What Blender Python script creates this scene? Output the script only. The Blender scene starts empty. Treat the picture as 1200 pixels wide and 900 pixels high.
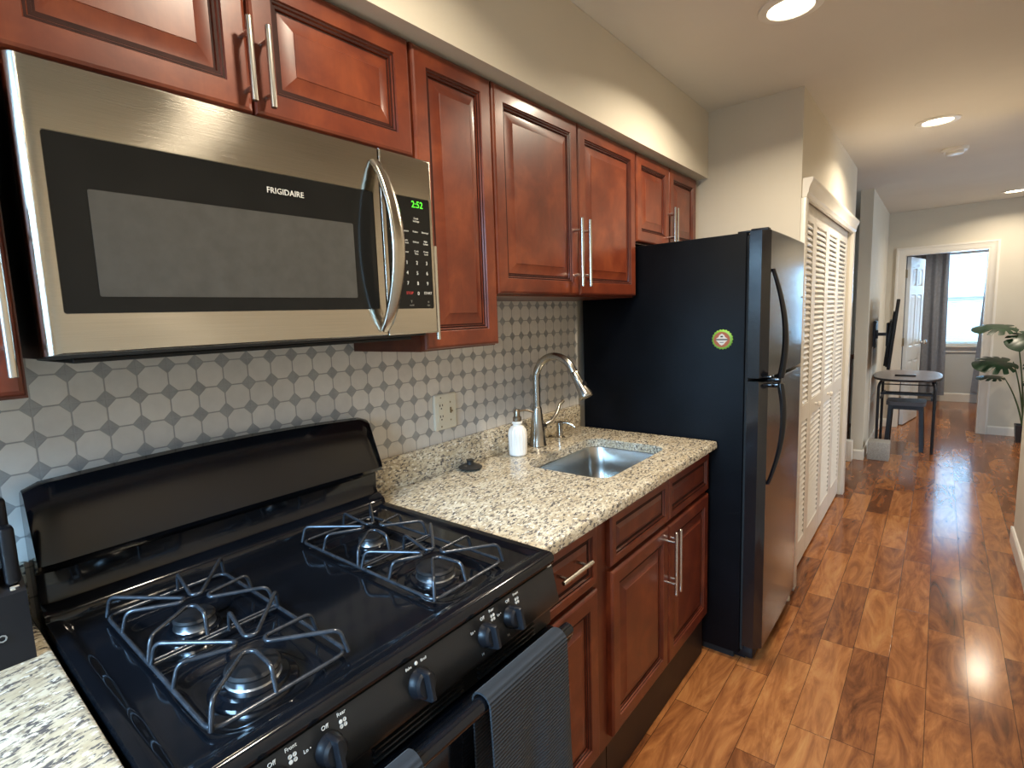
import bpy, bmesh, math, random
from mathutils import Vector, Matrix
PI = math.pi
random.seed(7)
S = bpy.context.scene
COL = S.collection

# ------------------------------------------------------------------ camera
CAM = Vector((1.2823, -0.9279, 1.428))
YAW, PITCH, ROLL, FPX, PPX, PPY = 0.7194, -0.1210, -0.0418, 622.2, -41.5, 0.93
fwd = Vector((-math.sin(YAW)*math.cos(PITCH), math.cos(YAW)*math.cos(PITCH), math.sin(PITCH)))
rt = Vector((math.cos(YAW), math.sin(YAW), 0)); up = rt.cross(fwd)
rgt = math.cos(ROLL)*rt + math.sin(ROLL)*up
upv = -math.sin(ROLL)*rt + math.cos(ROLL)*up
cd = bpy.data.cameras.new('camera'); cam = bpy.data.objects.new('camera', cd); COL.objects.link(cam)
cam.matrix_world = Matrix(((rgt.x, upv.x, -fwd.x, CAM.x), (rgt.y, upv.y, -fwd.y, CAM.y), (rgt.z, upv.z, -fwd.z, CAM.z), (0, 0, 0, 1)))
cd.sensor_width = 36; cd.lens = FPX/1200*36; cd.shift_x = -PPX/1200; cd.shift_y = PPY/1200
cd.clip_start = 0.02; cd.clip_end = 100
S.camera = cam

# ------------------------------------------------------------------ world, lights, exposure
S.view_settings.view_transform = 'Standard'; S.view_settings.look = 'None'
S.view_settings.gamma = 1; S.view_settings.use_curve_mapping = False
S.view_settings.exposure = 0.50
W = bpy.data.worlds.new('world'); S.world = W; W.use_nodes = True
bg = W.node_tree.nodes['Background']; bg.inputs[0].default_value = (0.55, 0.78, 1.0, 1); bg.inputs[1].default_value = 2.2

def area(name, loc, direction, sx, sy, power, col, shape='RECTANGLE', spread=PI, portal=False):
    l = bpy.data.lights.new(name, 'AREA'); l.shape = shape; l.size = sx
    if shape == 'RECTANGLE': l.size_y = sy
    l.energy = power; l.color = col; l.spread = spread
    if portal: l.cycles.is_portal = True
    o = bpy.data.objects.new(name, l); COL.objects.link(o); o.location = loc
    o.rotation_euler = Vector(direction).to_track_quat('-Z', 'Y').to_euler()
    return o
DAY = (0.33, 0.64, 1.0); WARM = (1.0, 0.86, 0.66)
# daylight outside each window, shining in through its pane
area('daylight_bedroom', (1.55, 9.42, 1.6), (0, -1, -0.1), 1.0, 1.5, 60, DAY)
area('daylight_living', (4.45, 5.0, 1.5), (-1, 0, -0.12), 1.9, 1.5, 32, (0.72, 0.87, 1.0))
area('daylight_kitchen', (.80, -2.55, 1.62), (-0.08, 1, -0.85), 0.9, 1.3, 58, (0.36, 0.66, 1.0), spread=math.radians(86))
LAMPS = [(0.855, 1.225), (1.217, 3.12), (1.75, 6.28), (0.90, -0.23), (1.15, -1.75), (3.0, 5.0), (1.7, 8.0)]  # last entry: unseen lamp added above the doorway to brighten the bedroom
LAMP_W = [14, 12, 8, 13, 6, 15, 15]

CEIL = 2.42
# ------------------------------------------------------------------ mesh helpers
def T3(o, x, y, z):
    """matrix with origin o and columns x, y, z"""
    x, y, z = Vector(x), Vector(y), Vector(z)
    return Matrix(((x.x, y.x, z.x, o[0]), (x.y, y.y, z.y, o[1]), (x.z, y.z, z.z, o[2]), (0, 0, 0, 1)))
def FX(x, y, z):        # local (u,v,n) facing +X : u->+Y, v->+Z, n->+X
    return T3((x, y, z), (0, 1, 0), (0, 0, 1), (1, 0, 0))
def FNY(x, y, z):       # facing -Y : u->+X, v->+Z, n->-Y
    return T3((x, y, z), (1, 0, 0), (0, 0, 1), (0, -1, 0))
I4 = Matrix.Identity(4)
def wloc(o):
    v = Vector((0, 0, 0))
    while o is not None: v += o.location; o = o.parent
    return v
def link(name, bm, m, parent=None, loc=None, smooth=38, kind=None):
    """bm is in world coordinates; parent roots are never rotated while building"""
    bmesh.ops.recalc_face_normals(bm, faces=bm.faces)
    me = bpy.data.meshes.new(name)
    if parent is not None: base = wloc(parent)
    else: base = Vector(loc) if loc is not None else Vector((0, 0, 0))
    bmesh.ops.translate(bm, verts=bm.verts, vec=-base)
    bm.to_mesh(me); bm.free()
    ms = m if isinstance(m, (list, tuple)) else [m]
    for q in ms: me.materials.append(q)
    if smooth:
        for p in me.polygons: p.use_smooth = True
        me.set_sharp_from_angle(angle=math.radians(smooth))
    o = bpy.data.objects.new(name, me); COL.objects.link(o)
    if parent is not None: o.parent = parent
    else: o.location = base
    if kind: o['kind'] = kind
    return o
def tag(o, label, cat, group=None):
    o['label'] = label; o['category'] = cat
    if group: o['group'] = group
    return o
def thing(name, label, cat, loc, group=None):
    o = bpy.data.objects.new(name, None); COL.objects.link(o); o.location = loc; o.empty_display_size = .1
    return tag(o, label, cat, group)
def struct_root(name, loc):
    o = bpy.data.objects.new(name, None); COL.objects.link(o); o.location = loc; o['kind'] = 'structure'; return o
def B(): return bmesh.new()
def bx(bm, x0, y0, z0, x1, y1, z1, bev=0, seg=2, M=I4, mi=0):
    a = bmesh.new()
    vs = [a.verts.new(p) for p in ((x0,y0,z0),(x1,y0,z0),(x1,y1,z0),(x0,y1,z0),(x0,y0,z1),(x1,y0,z1),(x1,y1,z1),(x0,y1,z1))]
    for f in ((0,3,2,1),(4,5,6,7),(0,1,5,4),(1,2,6,5),(2,3,7,6),(3,0,4,7)): a.faces.new([vs[i] for i in f])
    if bev: bmesh.ops.bevel(a, geom=a.edges[:], offset=bev, segments=seg, affect='EDGES', profile=.5)
    merge(bm, a, M, mi)
    return bm
def merge(bm, a, M=I4, mi=0):
    mp = {}
    for v in a.verts: mp[v] = bm.verts.new(M @ v.co)
    for f in a.faces:
        try: nf = bm.faces.new([mp[v] for v in f.verts]); nf.material_index = mi
        except ValueError: pass
    a.free()
def loops(bm, rings, cap0=True, cap1=True, closed=True, M=I4, mi=0):
    """bridge successive rings (lists of points)"""
    R = [[bm.verts.new(M @ Vector(p)) for p in r] for r in rings]
    n = len(R[0])
    for a, b in zip(R, R[1:]):
        for i in range(n if closed else n-1):
            j = (i+1) % n
            f = bm.faces.new((a[i], a[j], b[j], b[i])); f.material_index = mi
    if cap0 and closed: f = bm.faces.new(R[0][::-1]); f.material_index = mi
    if cap1 and closed: f = bm.faces.new(R[-1]); f.material_index = mi
    return R
def frames_(pts, closed):
    n = len(pts); T = []
    for i in range(n):
        if closed: t = pts[(i+1) % n] - pts[i-1]
        else: t = pts[min(i+1, n-1)] - pts[max(i-1, 0)]
        T.append(t.normalized())
    a = Vector((0, 0, 1)) if abs(T[0].z) < .9 else Vector((1, 0, 0))
    N = [(a - T[0]*a.dot(T[0])).normalized()]
    for i in range(1, n):
        v = N[-1] - T[i]*N[-1].dot(T[i]); N.append(v.normalized())
    return T, N
def tube(bm, pts, r, seg=10, closed=False, M=I4, mi=0, ry=None):
    pts = [Vector(p) for p in pts]; T, N = frames_(pts, closed); rings = []
    rr = r if isinstance(r, (list, tuple)) else [r]*len(pts)
    for p, t, nn, q in zip(pts, T, N, rr):
        b = t.cross(nn); k = (ry/ r if ry else 1)
        rings.append([p + nn*math.cos(2*PI*i/seg)*q + b*math.sin(2*PI*i/seg)*q*k for i in range(seg)])
    if closed: rings.append(rings[0]); 
    if closed:
        R = [[bm.verts.new(M @ p) for p in r_] for r_ in rings[:-1]]; R.append(R[0])
        for a, c in zip(R, R[1:]):
            for i in range(seg):
                f = bm.faces.new((a[i], a[(i+1) % seg], c[(i+1) % seg], c[i])); f.material_index = mi
    else: loops(bm, rings, M=M, mi=mi)
    return bm
def rounded(pts, rad, closed=False, n=5):
    """fillet the corners of a polyline"""
    P = [Vector(p) for p in pts]; out = []; m = len(P)
    for i in range(m):
        if not closed and i in (0, m-1): out.append(P[i]); continue
        a, b, c = P[i-1], P[i], P[(i+1) % m]
        d1 = (a-b); d2 = (c-b); r = min(rad, d1.length*.48, d2.length*.48)
        p1 = b + d1.normalized()*r; p2 = b + d2.normalized()*r
        for k in range(n+1):
            t = k/n; out.append(p1*(1-t)**2 + b*2*t*(1-t) + p2*t*t)
    return out
def lathe(bm, prof, c, axis=(0, 0, 1), seg=32, M=I4, mi=0, flute=None):
    ax = Vector(axis).normalized(); a = Vector((1, 0, 0)) if abs(ax.x) < .9 else Vector((0, 1, 0))
    u = (a - ax*a.dot(ax)).normalized(); v = ax.cross(u); c = Vector(c); rings = []
    for r, h in prof:
        r = max(r, 1e-5)
        rings.append([c + ax*h + (u*math.cos(2*PI*i/seg) + v*math.sin(2*PI*i/seg))*(r*(1 + (flute[1]*math.cos(flute[0]*2*PI*i/seg) if flute and flute[2] < h < flute[3] else 0))) for i in range(seg)])
    loops(bm, rings, M=M, mi=mi); return bm
def rrect(w, h, r, n=6, cx=0, cy=0):
    o = []
    for (sx, sy, a0) in ((1, 1, 0), (-1, 1, 90), (-1, -1, 180), (1, -1, 270)):
        for k in range(n+1):
            a = math.radians(a0 + 90*k/n)
            o.append((cx + sx*(w/2-r) + r*math.cos(a), cy + sy*(h/2-r) + r*math.sin(a)))
    return o
def prism(bm, poly, d0, d1, M=I4, bev=0, mi=0):
    """poly (u,v) extruded along n from d0 to d1"""
    rings = [[(p[0], p[1], d0) for p in poly]]
    rings.append([(p[0], p[1], d1) for p in poly]); loops(bm, rings, M=M, mi=mi); return bm
def text(parent, name, s, M, size, m, align='CENTER', depth=.0004, kind=None):
    c = bpy.data.curves.new('t', 'FONT'); c.body = s; c.size = size; c.align_x = align; c.align_y = 'CENTER'; c.extrude = depth; c.resolution_u = 2
    o = bpy.data.objects.new('t', c); me = bpy.data.meshes.new_from_object(o)
    bpy.data.objects.remove(o); me.transform(M); me.transform(Matrix.Translation(-wloc(parent)))
    me.name = name; me.materials.clear(); me.materials.append(m)
    q = bpy.data.objects.new(name, me); COL.objects.link(q); q.parent = parent
    return q
def copy_tree(o, parent=None):
    c = o.copy(); COL.objects.link(c); c.parent = parent
    for ch in list(o.children): copy_tree(ch, c)
    return c

# ------------------------------------------------------------------ materials
class NT:
    def __init__(s, name):
        s.m = bpy.data.materials.new(name); s.m.use_nodes = True; s.t = s.m.node_tree; s.t.nodes.clear()
        s.out = s.n('ShaderNodeOutputMaterial'); s.p = s.n('ShaderNodeBsdfPrincipled'); s.t.links.new(s.p.outputs[0], s.out.inputs[0])
    def n(s, ty, **k):
        q = s.t.nodes.new(ty)
        for a, b in k.items(): setattr(q, a, b)
        return q
    def put(s, sock, v):
        if v is None: return
        if hasattr(v, 'is_output'): s.t.links.new(v, sock)
        elif isinstance(v, (tuple, list)) and len(v) == 3 and sock.type == 'RGBA': sock.default_value = (*v, 1)
        else: sock.default_value = v
    def math(s, op, a, b=None, c=None):
        q = s.n('ShaderNodeMath', operation=op); s.put(q.inputs[0], a); s.put(q.inputs[1], b); s.put(q.inputs[2], c); return q.outputs[0]
    def obj(s): return s.n('ShaderNodeTexCoord').outputs['Object']
    def map(s, v, sc=(1, 1, 1), rot=(0, 0, 0), loc=(0, 0, 0)):
        q = s.n('ShaderNodeMapping'); s.put(q.inputs[0], v); s.put(q.inputs['Scale'], sc); s.put(q.inputs['Rotation'], rot); s.put(q.inputs['Location'], loc); return q.outputs[0]
    def noise(s, v, scale, det=3, rough=.5, dist=0, out='Fac'):
        q = s.n('ShaderNodeTexNoise'); s.put(q.inputs['Vector'], v); s.put(q.inputs['Scale'], scale); s.put(q.inputs['Detail'], det)
        s.put(q.inputs['Roughness'], rough); s.put(q.inputs['Distortion'], dist); return q.outputs[out]
    def ramp(s, f, stops):
        q = s.n('ShaderNodeValToRGB'); e = q.color_ramp.elements
        while len(e) > 1: e.remove(e[-1])
        e[0].position = stops[0][0]; e[0].color = (*stops[0][1], 1)
        for p, c in stops[1:]: x = e.new(p); x.color = (*c, 1)
        s.put(q.inputs[0], f); return q.outputs[0]
    def mix(s, f, a, b, mode='MIX'):
        q = s.n('ShaderNodeMix', data_type='RGBA', blend_type=mode); s.put(q.inputs[0], f); s.put(q.inputs[6], a); s.put(q.inputs[7], b); return q.outputs[2]
    def bump(s, h, strength=.2, dist=.002):
        q = s.n('ShaderNodeBump'); s.put(q.inputs['Strength'], strength); s.put(q.inputs['Distance'], dist); s.put(q.inputs['Height'], h)
        s.t.links.new(q.outputs[0], s.p.inputs['Normal'])
    def set(s, base=None, rough=None, metal=None, coat=None, spec=None, aniso=None, emit=None, es=None, sheen=None, trans=None, coatr=None):
        P = s.p.inputs
        for k, v in (('Base Color', base), ('Roughness', rough), ('Metallic', metal), ('Coat Weight', coat), ('Specular IOR Level', spec), ('Anisotropic', aniso), ('Emission Color', emit), ('Emission Strength', es), ('Sheen Weight', sheen), ('Transmission Weight', trans), ('Coat Roughness', coatr)):
            s.put(P[k], v)
        return s.m
def simple(name, base, rough=.5, metal=0, var=.06, scale=12, bump=0, bscale=200, **k):
    t = NT(name); c = t.obj()
    f = t.noise(c, scale, 3)
    lo = tuple(max(0, x*(1-var)) for x in base); hi = tuple(min(1, x*(1+var)) for x in base)
    col = t.ramp(f, [(.3, lo), (.7, hi)])
    if bump: t.bump(t.noise(c, bscale, 2), bump, .001)
    return t.set(col, rough, metal, **k)

def wall_mat(name, c):
    return simple(name, c, .75, var=.02, scale=3, bump=.08, bscale=180)
M_wall = wall_mat('wall_paint', (.63, .58, .485))
M_ceil = wall_mat('ceiling_paint', (.72, .675, .60))
M_white = simple('white_trim_paint', (.76, .72, .65), .35, var=.02)
M_louver = simple('white_louver_paint', (.76, .735, .69), .45, var=.02)
M_doorw = simple('white_door_paint', (.72, .77, .82), .35, var=.02)

def cherry(name, k=1.0):
    t = NT(name); c = t.obj()
    blot = t.noise(c, 7, 4, .6, .4); grain = t.noise(t.map(c, (60, 60, 2.0)), 4, 4, .6)
    col = t.ramp(blot, [(.30, (.105*k, .018*k, .008*k)), (.5, (.18*k, .034*k, .013*k)), (.70, (.29*k, .066*k, .023*k))])
    col = t.mix(t.math('MULTIPLY', grain, .35), col, (.09*k, .017*k, .008*k))
    t.bump(grain, .03, .001)
    return t.set(col, .36, 0, coat=.22, coatr=.16, spec=.4)
M_cherry = cherry('cherry_wood', .76)
M_glaze = simple('dark_glaze_in_grooves', (.028, .007, .005), .6, 0, var=.3, scale=30, spec=.15)
M_cherry_in = cherry('cherry_wood_body', .66)
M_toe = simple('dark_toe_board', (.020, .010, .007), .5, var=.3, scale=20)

def steel(name, base, rough, axis='y', strength=.10):
    t = NT(name); c = t.obj(); sc = {'y': (300, 2, 300), 'z': (300, 300, 2), 'x': (2, 300, 300)}[axis]
    f = t.noise(t.map(c, sc), 3, 3, .6); blot = t.noise(c, 5, 2)
    lo = tuple(x*.88 for x in base)
    col = t.ramp(f, [(.3, lo), (.7, base)])
    r = t.math('MULTIPLY_ADD', f, .04, rough); t.bump(f, strength, .0005)
    cv = t.n('ShaderNodeCombineXYZ'); cv.inputs[2].default_value = 1
    if axis == 'y' and strength > .06: t.t.links.new(cv.outputs[0], t.p.inputs['Tangent'])
    return t.set(col, r, 1.0, aniso=1.0 if axis == 'y' and strength > .06 else .3)
M_steel = steel('brushed_stainless', (.52, .49, .43), .12, 'y', .30)
M_handle = steel('satin_nickel', (.66, .63, .57), .24, 'z', .04)
M_sink = steel('sink_steel', (.50, .49, .46), .24, 'y', .05)
M_nickel = steel('faucet_nickel', (.46, .43, .38), .2, 'z', .03)
M_chrome = simple('polished_chrome', (.75, .76, .78), .08, 1.0, var=.03)
M_black_glass = simple('black_glass', (.009, .009, .0085), .12, 0, var=.1, spec=.16)
M_screen = simple('grey_oven_screen', (.050, .049, .045), .28, 0, var=.12, scale=40)
M_enamel = simple('black_enamel', (.0035, .0042, .0060), .11, 0, var=.3, scale=6, coat=.12, coatr=.06, spec=.38)
M_panel = simple('black_satin_panel', (.010, .0095, .009), .28, 0, var=.15, scale=10)
M_plastic = simple('black_plastic', (.006, .006, .0075), .36, 0, var=.1, spec=.3)
M_dark = simple('dark_void', (.006, .006, .006), .7, 0)
M_iron = simple('enamelled_wire', (.05, .055, .065), .24, .6, var=.3, scale=60)
M_alu = simple('burner_aluminium', (.42, .44, .47), .28, 1.0, var=.2, scale=50)
M_cap = simple('burner_cap_enamel', (.008, .008, .009), .5, 0, var=.3, scale=60, spec=.25)
M_print = simple('white_print', (.62, .60, .55), .5, 0)
M_dim = simple('dim_print', (.20, .19, .17), .5, 0)
M_red = simple('red_print', (.45, .03, .03), .5, 0)
t = NT('green_clock_digits'); t.noise(t.obj(), 10); M_green = t.set((.02, .3, .01), .5, emit=(.10, .95, .03), es=1.1)
M_bottle = simple('white_ceramic', (.80, .78, .73), .22, 0, var=.02)
M_bronze = simple('brushed_bronze', (.30, .25, .19), .28, 1.0, var=.1)
M_rubber = simple('black_rubber', (.014, .013, .012), .5, 0)
M_plate = simple('ivory_plate', (.72, .67, .54), .35, 0, var=.02)
M_hole = simple('socket_hole', (.03, .025, .02), .6, 0)
M_curtain = simple('grey_curtain_cloth', (.22, .24, .29), .9, 0, var=.10, scale=30, bump=.2, bscale=900, sheen=.2)
M_leaf = simple('monstera_leaf', (.007, .032, .011), .35, 0, var=.5, scale=14)
M_stem = simple('plant_stem', (.06, .10, .03), .6, 0, var=.3)
M_pot = simple('dark_brown_pot', (.018, .010, .008), .4, 0, var=.2)
M_tabletop = simple('grey_wood_laminate', (.20, .18, .19), .3, 0, var=.15, scale=20)
M_blackmetal = simple('black_metal', (.010, .010, .013), .4, .2, var=.1)
M_stool = simple('dark_grey_seat', (.07, .07, .085), .5, 0, var=.15)
M_brass = simple('dull_brass', (.32, .26, .17), .4, 1.0, var=.1)
M_fabric_box = simple('heather_grey_box', (.36, .34, .31), .8, 0, var=.25, scale=160)
M_brown = simple('brown_stained_wood', (.13, .045, .02), .4, 0, var=.3, scale=8)

def granite(name):
    t = NT(name); c = t.map(t.obj(), (1, 1, 1), (0, 0, math.radians(-12)))
    big = t.noise(t.map(c, (22, 12, 22)), 1.0, 3, .6)
    base = t.ramp(big, [(.3, (.41, .34, .225)), (.5, (.52, .45, .325)), (.7, (.61, .56, .44))])
    fine = t.noise(t.map(c, (135, 52, 135)), 1.0, 3, .6)
    base = t.mix(t.ramp(fine, [(.50, (0, 0, 0)), (.62, (1, 1, 1))]), base, (.29, .24, .175))
    f2 = t.noise(t.map(c, (145, 54, 145), (0, 0, 0), (4, 9, 2)), 1.0, 4, .62)
    base = t.mix(t.ramp(f2, [(.535, (0, 0, 0)), (.60, (1, 1, 1))]), base, (.095, .085, .082))
    f3 = t.noise(t.map(c, (120, 62, 120), (0, 0, 0), (14, 1, 2)), 1.0, 3, .6)
    base = t.mix(t.ramp(f3, [(.58, (0, 0, 0)), (.66, (1, 1, 1))]), base, (.72, .68, .58))
    return t.set(base, .16, 0, spec=.5)
M_granite = granite('speckled_granite')

def tile_mat():
    t = NT('octagon_dot_tile'); c = t.obj(); sp = t.n('ShaderNodeSeparateXYZ'); t.put(sp.inputs[0], c)
    P = 0.0598
    u = t.math('SUBTRACT', t.math('FRACT', t.math('DIVIDE', t.math('ADD', sp.outputs[1], 10*P+.5*P+.647), P)), .5)
    v = t.math('SUBTRACT', t.math('FRACT', t.math('DIVIDE', t.math('ADD', sp.outputs[2], 30*P+.5*P-1.329), P)), .5)
    au = t.math('ABSOLUTE', u); av = t.math('ABSOLUTE', v)
    mx = t.math('MAXIMUM', au, av); sm = t.math('ADD', au, av)
    def edge(a, lo, hi):
        q = t.n('ShaderNodeMapRange', interpolation_type='SMOOTHSTEP'); t.put(q.inputs[0], a); q.inputs[1].default_value = lo; q.inputs[2].default_value = hi; return q.outputs[0]
    g1 = edge(mx, .468, .484)             # straight grout
    dot = edge(sm, .672, .692)            # outside octagon -> grout then dot
    dotin = edge(sm, .712, .728)
    iu = t.math('FLOOR', t.math('DIVIDE', t.math('ADD', sp.outputs[1], 10*P+.5*P+.647), P)); iv = t.math('FLOOR', t.math('DIVIDE', t.math('ADD', sp.outputs[2], 30*P+.5*P-1.329), P))
    cb = t.n('ShaderNodeCombineXYZ'); t.put(cb.inputs[0], iu); t.put(cb.inputs[1], iv)
    wn = t.n('ShaderNodeTexWhiteNoise', noise_dimensions='3D'); t.put(wn.inputs[0], cb.outputs[0])
    marb = t.noise(c, 22, 4, .6)
    tile = t.ramp(t.math('MULTIPLY_ADD', wn.outputs[0], .3, t.math('MULTIPLY', marb, .7)), [(.2, (.56, .53, .485)), (.8, (.70, .665, .61))])
    dotc = t.ramp(marb, [(.3, (.27, .27, .265)), (.7, (.37, .365, .35))])
    grout = (.33, .32, .30)
    col = t.mix(g1, tile, grout); col = t.mix(dot, col, grout); col = t.mix(dotin, col, dotc)
    h = t.math('SUBTRACT', 1.0, t.math('MAXIMUM', g1, t.math('MULTIPLY', dot, t.math('SUBTRACT', 1.0, dotin))))
    t.bump(h, .4, .001)
    return t.set(col, .32, 0)
M_tile = tile_mat()

def floor_mat():
    t = NT('acacia_planks'); c = t.obj(); sp = t.n('ShaderNodeSeparateXYZ'); t.put(sp.inputs[0], c)
    Wd, Ln = .1168, .62
    xr = t.math('DIVIDE', t.math('ADD', sp.outputs[0], 2*Wd*10 - .0215), Wd)
    row = t.math('FLOOR', xr); fx = t.math('FRACT', xr)
    w1 = t.n('ShaderNodeTexWhiteNoise', noise_dimensions='1D'); t.put(w1.inputs['W'], row)
    yr = t.math('ADD', t.math('DIVIDE', sp.outputs[1], Ln), t.math('MULTIPLY', w1.outputs[0], 7.0))
    col_ = t.math('FLOOR', yr); fy = t.math('FRACT', yr)
    cb = t.n('ShaderNodeCombineXYZ'); t.put(cb.inputs[0], row); t.put(cb.inputs[1], col_)
    w2 = t.n('ShaderNodeTexWhiteNoise', noise_dimensions='3D'); t.put(w2.inputs[0], cb.outputs[0])
    va = t.n('ShaderNodeVectorMath', operation='MULTIPLY_ADD'); t.put(va.inputs[0], w2.outputs[1]); va.inputs[1].default_value = (9, 9, 9); t.put(va.inputs[2], c)
    gc = t.map(va.outputs[0], (8, 1.5, 1))
    g = t.noise(gc, 1.3, 4, .62, 3.0)
    g2 = t.noise(t.map(va.outputs[0], (90, 5, 1)), 1.5, 3, .6, .6)
    tone = t.math('ADD', t.math('MULTIPLY', w2.outputs[0], .36), t.math('MULTIPLY', g, .98))
    col = t.ramp(tone, [(.34, (.060, .020, .008)), (.50, (.150, .050, .017)), (.66, (.255, .090, .028)), (.82, (.37, .145, .045)), (1.0, (.46, .21, .07))])
    col = t.mix(t.math('MULTIPLY', g2, .35), col, (.10, .035, .014))
    ex = t.math('MINIMUM', fx, t.math('SUBTRACT', 1.0, fx)); ey = t.math('MINIMUM', fy, t.math('SUBTRACT', 1.0, fy))
    gx = t.math('LESS_THAN', ex, .010); gy = t.math('LESS_THAN', ey, .0022); gap = t.math('MAXIMUM', gx, gy)
    col = t.mix(t.math('MULTIPLY', gap, .8), col, (.03, .012, .006))
    hh = t.math('ADD', t.math('MULTIPLY', t.math('SUBTRACT', 1.0, gap), .7), t.math('ADD', t.math('MULTIPLY', t.noise(c, 3.5, 1), .5), t.math('MULTIPLY', t.noise(c, 45, 1), .05)))
    t.bump(hh, .13, .003)
    r = t.math('MULTIPLY_ADD', t.noise(c, 25, 3), .06, .12)
    return t.set(col, r, 0, spec=.34)
M_floor = floor_mat()

def fridge_mat():
    t = NT('textured_black_fridge'); c = t.obj()
    t.bump(t.noise(c, 420, 2, .5), .35, .0015)
    f = t.noise(c, 6, 3)
    return t.set(t.ramp(f, [(.3, (.0018, .0023, .0033)), (.7, (.0032, .004, .006))]), .40, 0, spec=.09)
M_fridge = fridge_mat()
M_fridge_door = simple('satin_black_fridge_door', (.007, .007, .008), .20, 0, var=.2, bump=.15, bscale=260, spec=.5, coat=.35, coatr=.16)

def towel_mat():
    t = NT('charcoal_towel'); c = t.obj()
    w = t.n('ShaderNodeTexWave', wave_type='BANDS', bands_direction='Z'); t.put(w.inputs['Vector'], c); w.inputs['Scale'].default_value = 46; w.inputs['Distortion'].default_value = .3
    t.bump(w.outputs['Fac'], .8, .002)
    col = t.ramp(w.outputs['Fac'], [(0, (.006, .007, .009)), (1, (.015, .017, .021))])
    return t.set(col, .95, 0, sheen=.04)
M_towel = towel_mat()
t = NT('window_glass'); t.t.nodes.remove(t.p)
tr = t.n('ShaderNodeBsdfTransparent'); gl = t.n('ShaderNodeBsdfGlossy'); gl.inputs['Roughness'].default_value = .02
fr = t.n('ShaderNodeFresnel'); mx = t.n('ShaderNodeMixShader'); t.put(mx.inputs[0], fr.outputs[0]); t.t.links.new(tr.outputs[0], mx.inputs[1]); t.t.links.new(gl.outputs[0], mx.inputs[2]); t.t.links.new(mx.outputs[0], t.out.inputs[0])
M_glass = t.m
t = NT('translucent_blind'); t.noise(t.obj(), 9)
tb = t.n('ShaderNodeBsdfTranslucent'); tb.inputs[0].default_value = (.85, .9, .9, 1); t.p.inputs['Base Color'].default_value = (.8, .85, .85, 1)
mx = t.n('ShaderNodeMixShader'); mx.inputs[0].default_value = .6; t.t.links.new(t.p.outputs[0], mx.inputs[1]); t.t.links.new(tb.outputs[0], mx.inputs[2]); t.t.links.new(mx.outputs[0], t.out.inputs[0])
M_blind = t.m
t = NT('lit_lamp_diffuser'); t.noise(t.obj(), 9); M_lamp = t.set((.9, .85, .7), .5, emit=(1.0, .86, .62), es=9.0)

# ------------------------------------------------------------------ room shell
def wall(name, boxes, m=M_wall):
    bm = B()
    for b in boxes: bx(bm, *b)
    return link(name, bm, m, kind='structure', smooth=0)
JY = 4.98; BY = 6.78; JX = .793; BX = .766; RX = 1.665; RY = 3.37
wall('floor', [(-.6, -3.0, -.1, 4.3, 9.3, 0)], M_floor)
wall('ceiling', [(-.6, -3.0, CEIL, 4.3, 9.3, CEIL+.1)], M_ceil)
wall('wall_left', [(-.12, -2.4, 0, 0, 2.0, CEIL)])
wall('wall_soffit', [(0, -2.4, 2.098, .348, 2.0, CEIL-.001)])
wall('wall_backsplash', [(0, -1.8, .90, .004, 1.262, 1.60)], M_tile)
wall('wall_right', [(RX, -2.4, 0, RX+.12, RY, CEIL)])
# closet block: end wall behind the fridge, front wall around the bifold opening
OY0, OY1, OZ = 2.07, 3.79, 1.95
wall('wall_closet', [(-.12, 2.0, 0, BX, 2.07, CEIL), (.66, OY0, OZ, BX, OY1, CEIL), (-.12, OY1, 0, BX, 4.015, CEIL), (-.12, 2.07, 0, 0, OY1, CEIL)])
wall('wall_recess', [(-.5, 4.015, 0, -.4, BY, CEIL)])
wall('wall_partition', [(.70, JY, 0, JX, BY, CEIL)])
DX0, DX1, DZ = .945, 1.635, 1.955
wall('wall_back', [(-.5, BY, 0, DX0, BY+.12, CEIL), (DX1, BY, 0, 4.3, BY+.12, CEIL), (DX0, BY, DZ, DX1, BY+.12, CEIL)])
wall('wall_living_front', [(RX+.12, RY-.12, 0, 4.2, RY, CEIL)])
wall('wall_living_right', [(4.2, RY-.12, 0, 4.3, 4.1, CEIL), (4.2, 5.9, 0, 4.3, BY, CEIL), (4.2, 4.1, 0, 4.3, 5.9, .8), (4.2, 4.1, 2.1, 4.3, 5.9, CEIL)])
WY = 9.12; WX0, WX1, WZ0, WZ1 = 1.15, 2.0, .80, 2.10
M_bedwall = wall_mat('bedroom_wall_paint', (.56, .57, .56))
wall('wall_bedroom_window', [(-.3, WY, 0, WX0, WY+.1, CEIL), (WX1, WY, 0, 3.3, WY+.1, CEIL), (WX0, WY, 0, WX1, WY+.1, WZ0), (WX0, WY, WZ1, WX1, WY+.1, CEIL)], M_bedwall)
wall('wall_bedroom_left', [(-.3, BY+.12, 0, -.2, WY, CEIL)], M_bedwall)
wall('wall_bedroom_right', [(3.2, BY+.12, 0, 3.3, WY, CEIL)], M_bedwall)
KX0, KX1, KZ0, KZ1 = .35, 1.25, .97, 2.17
wall('wall_kitchen_back', [(-.12, -2.5, 0, KX0, -2.4, CEIL), (KX1, -2.5, 0, RX+.12, -2.4, CEIL), (KX0, -2.5, 0, KX1, -2.4, KZ0), (KX0, -2.5, KZ1, KX1, -2.4, CEIL)])

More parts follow.
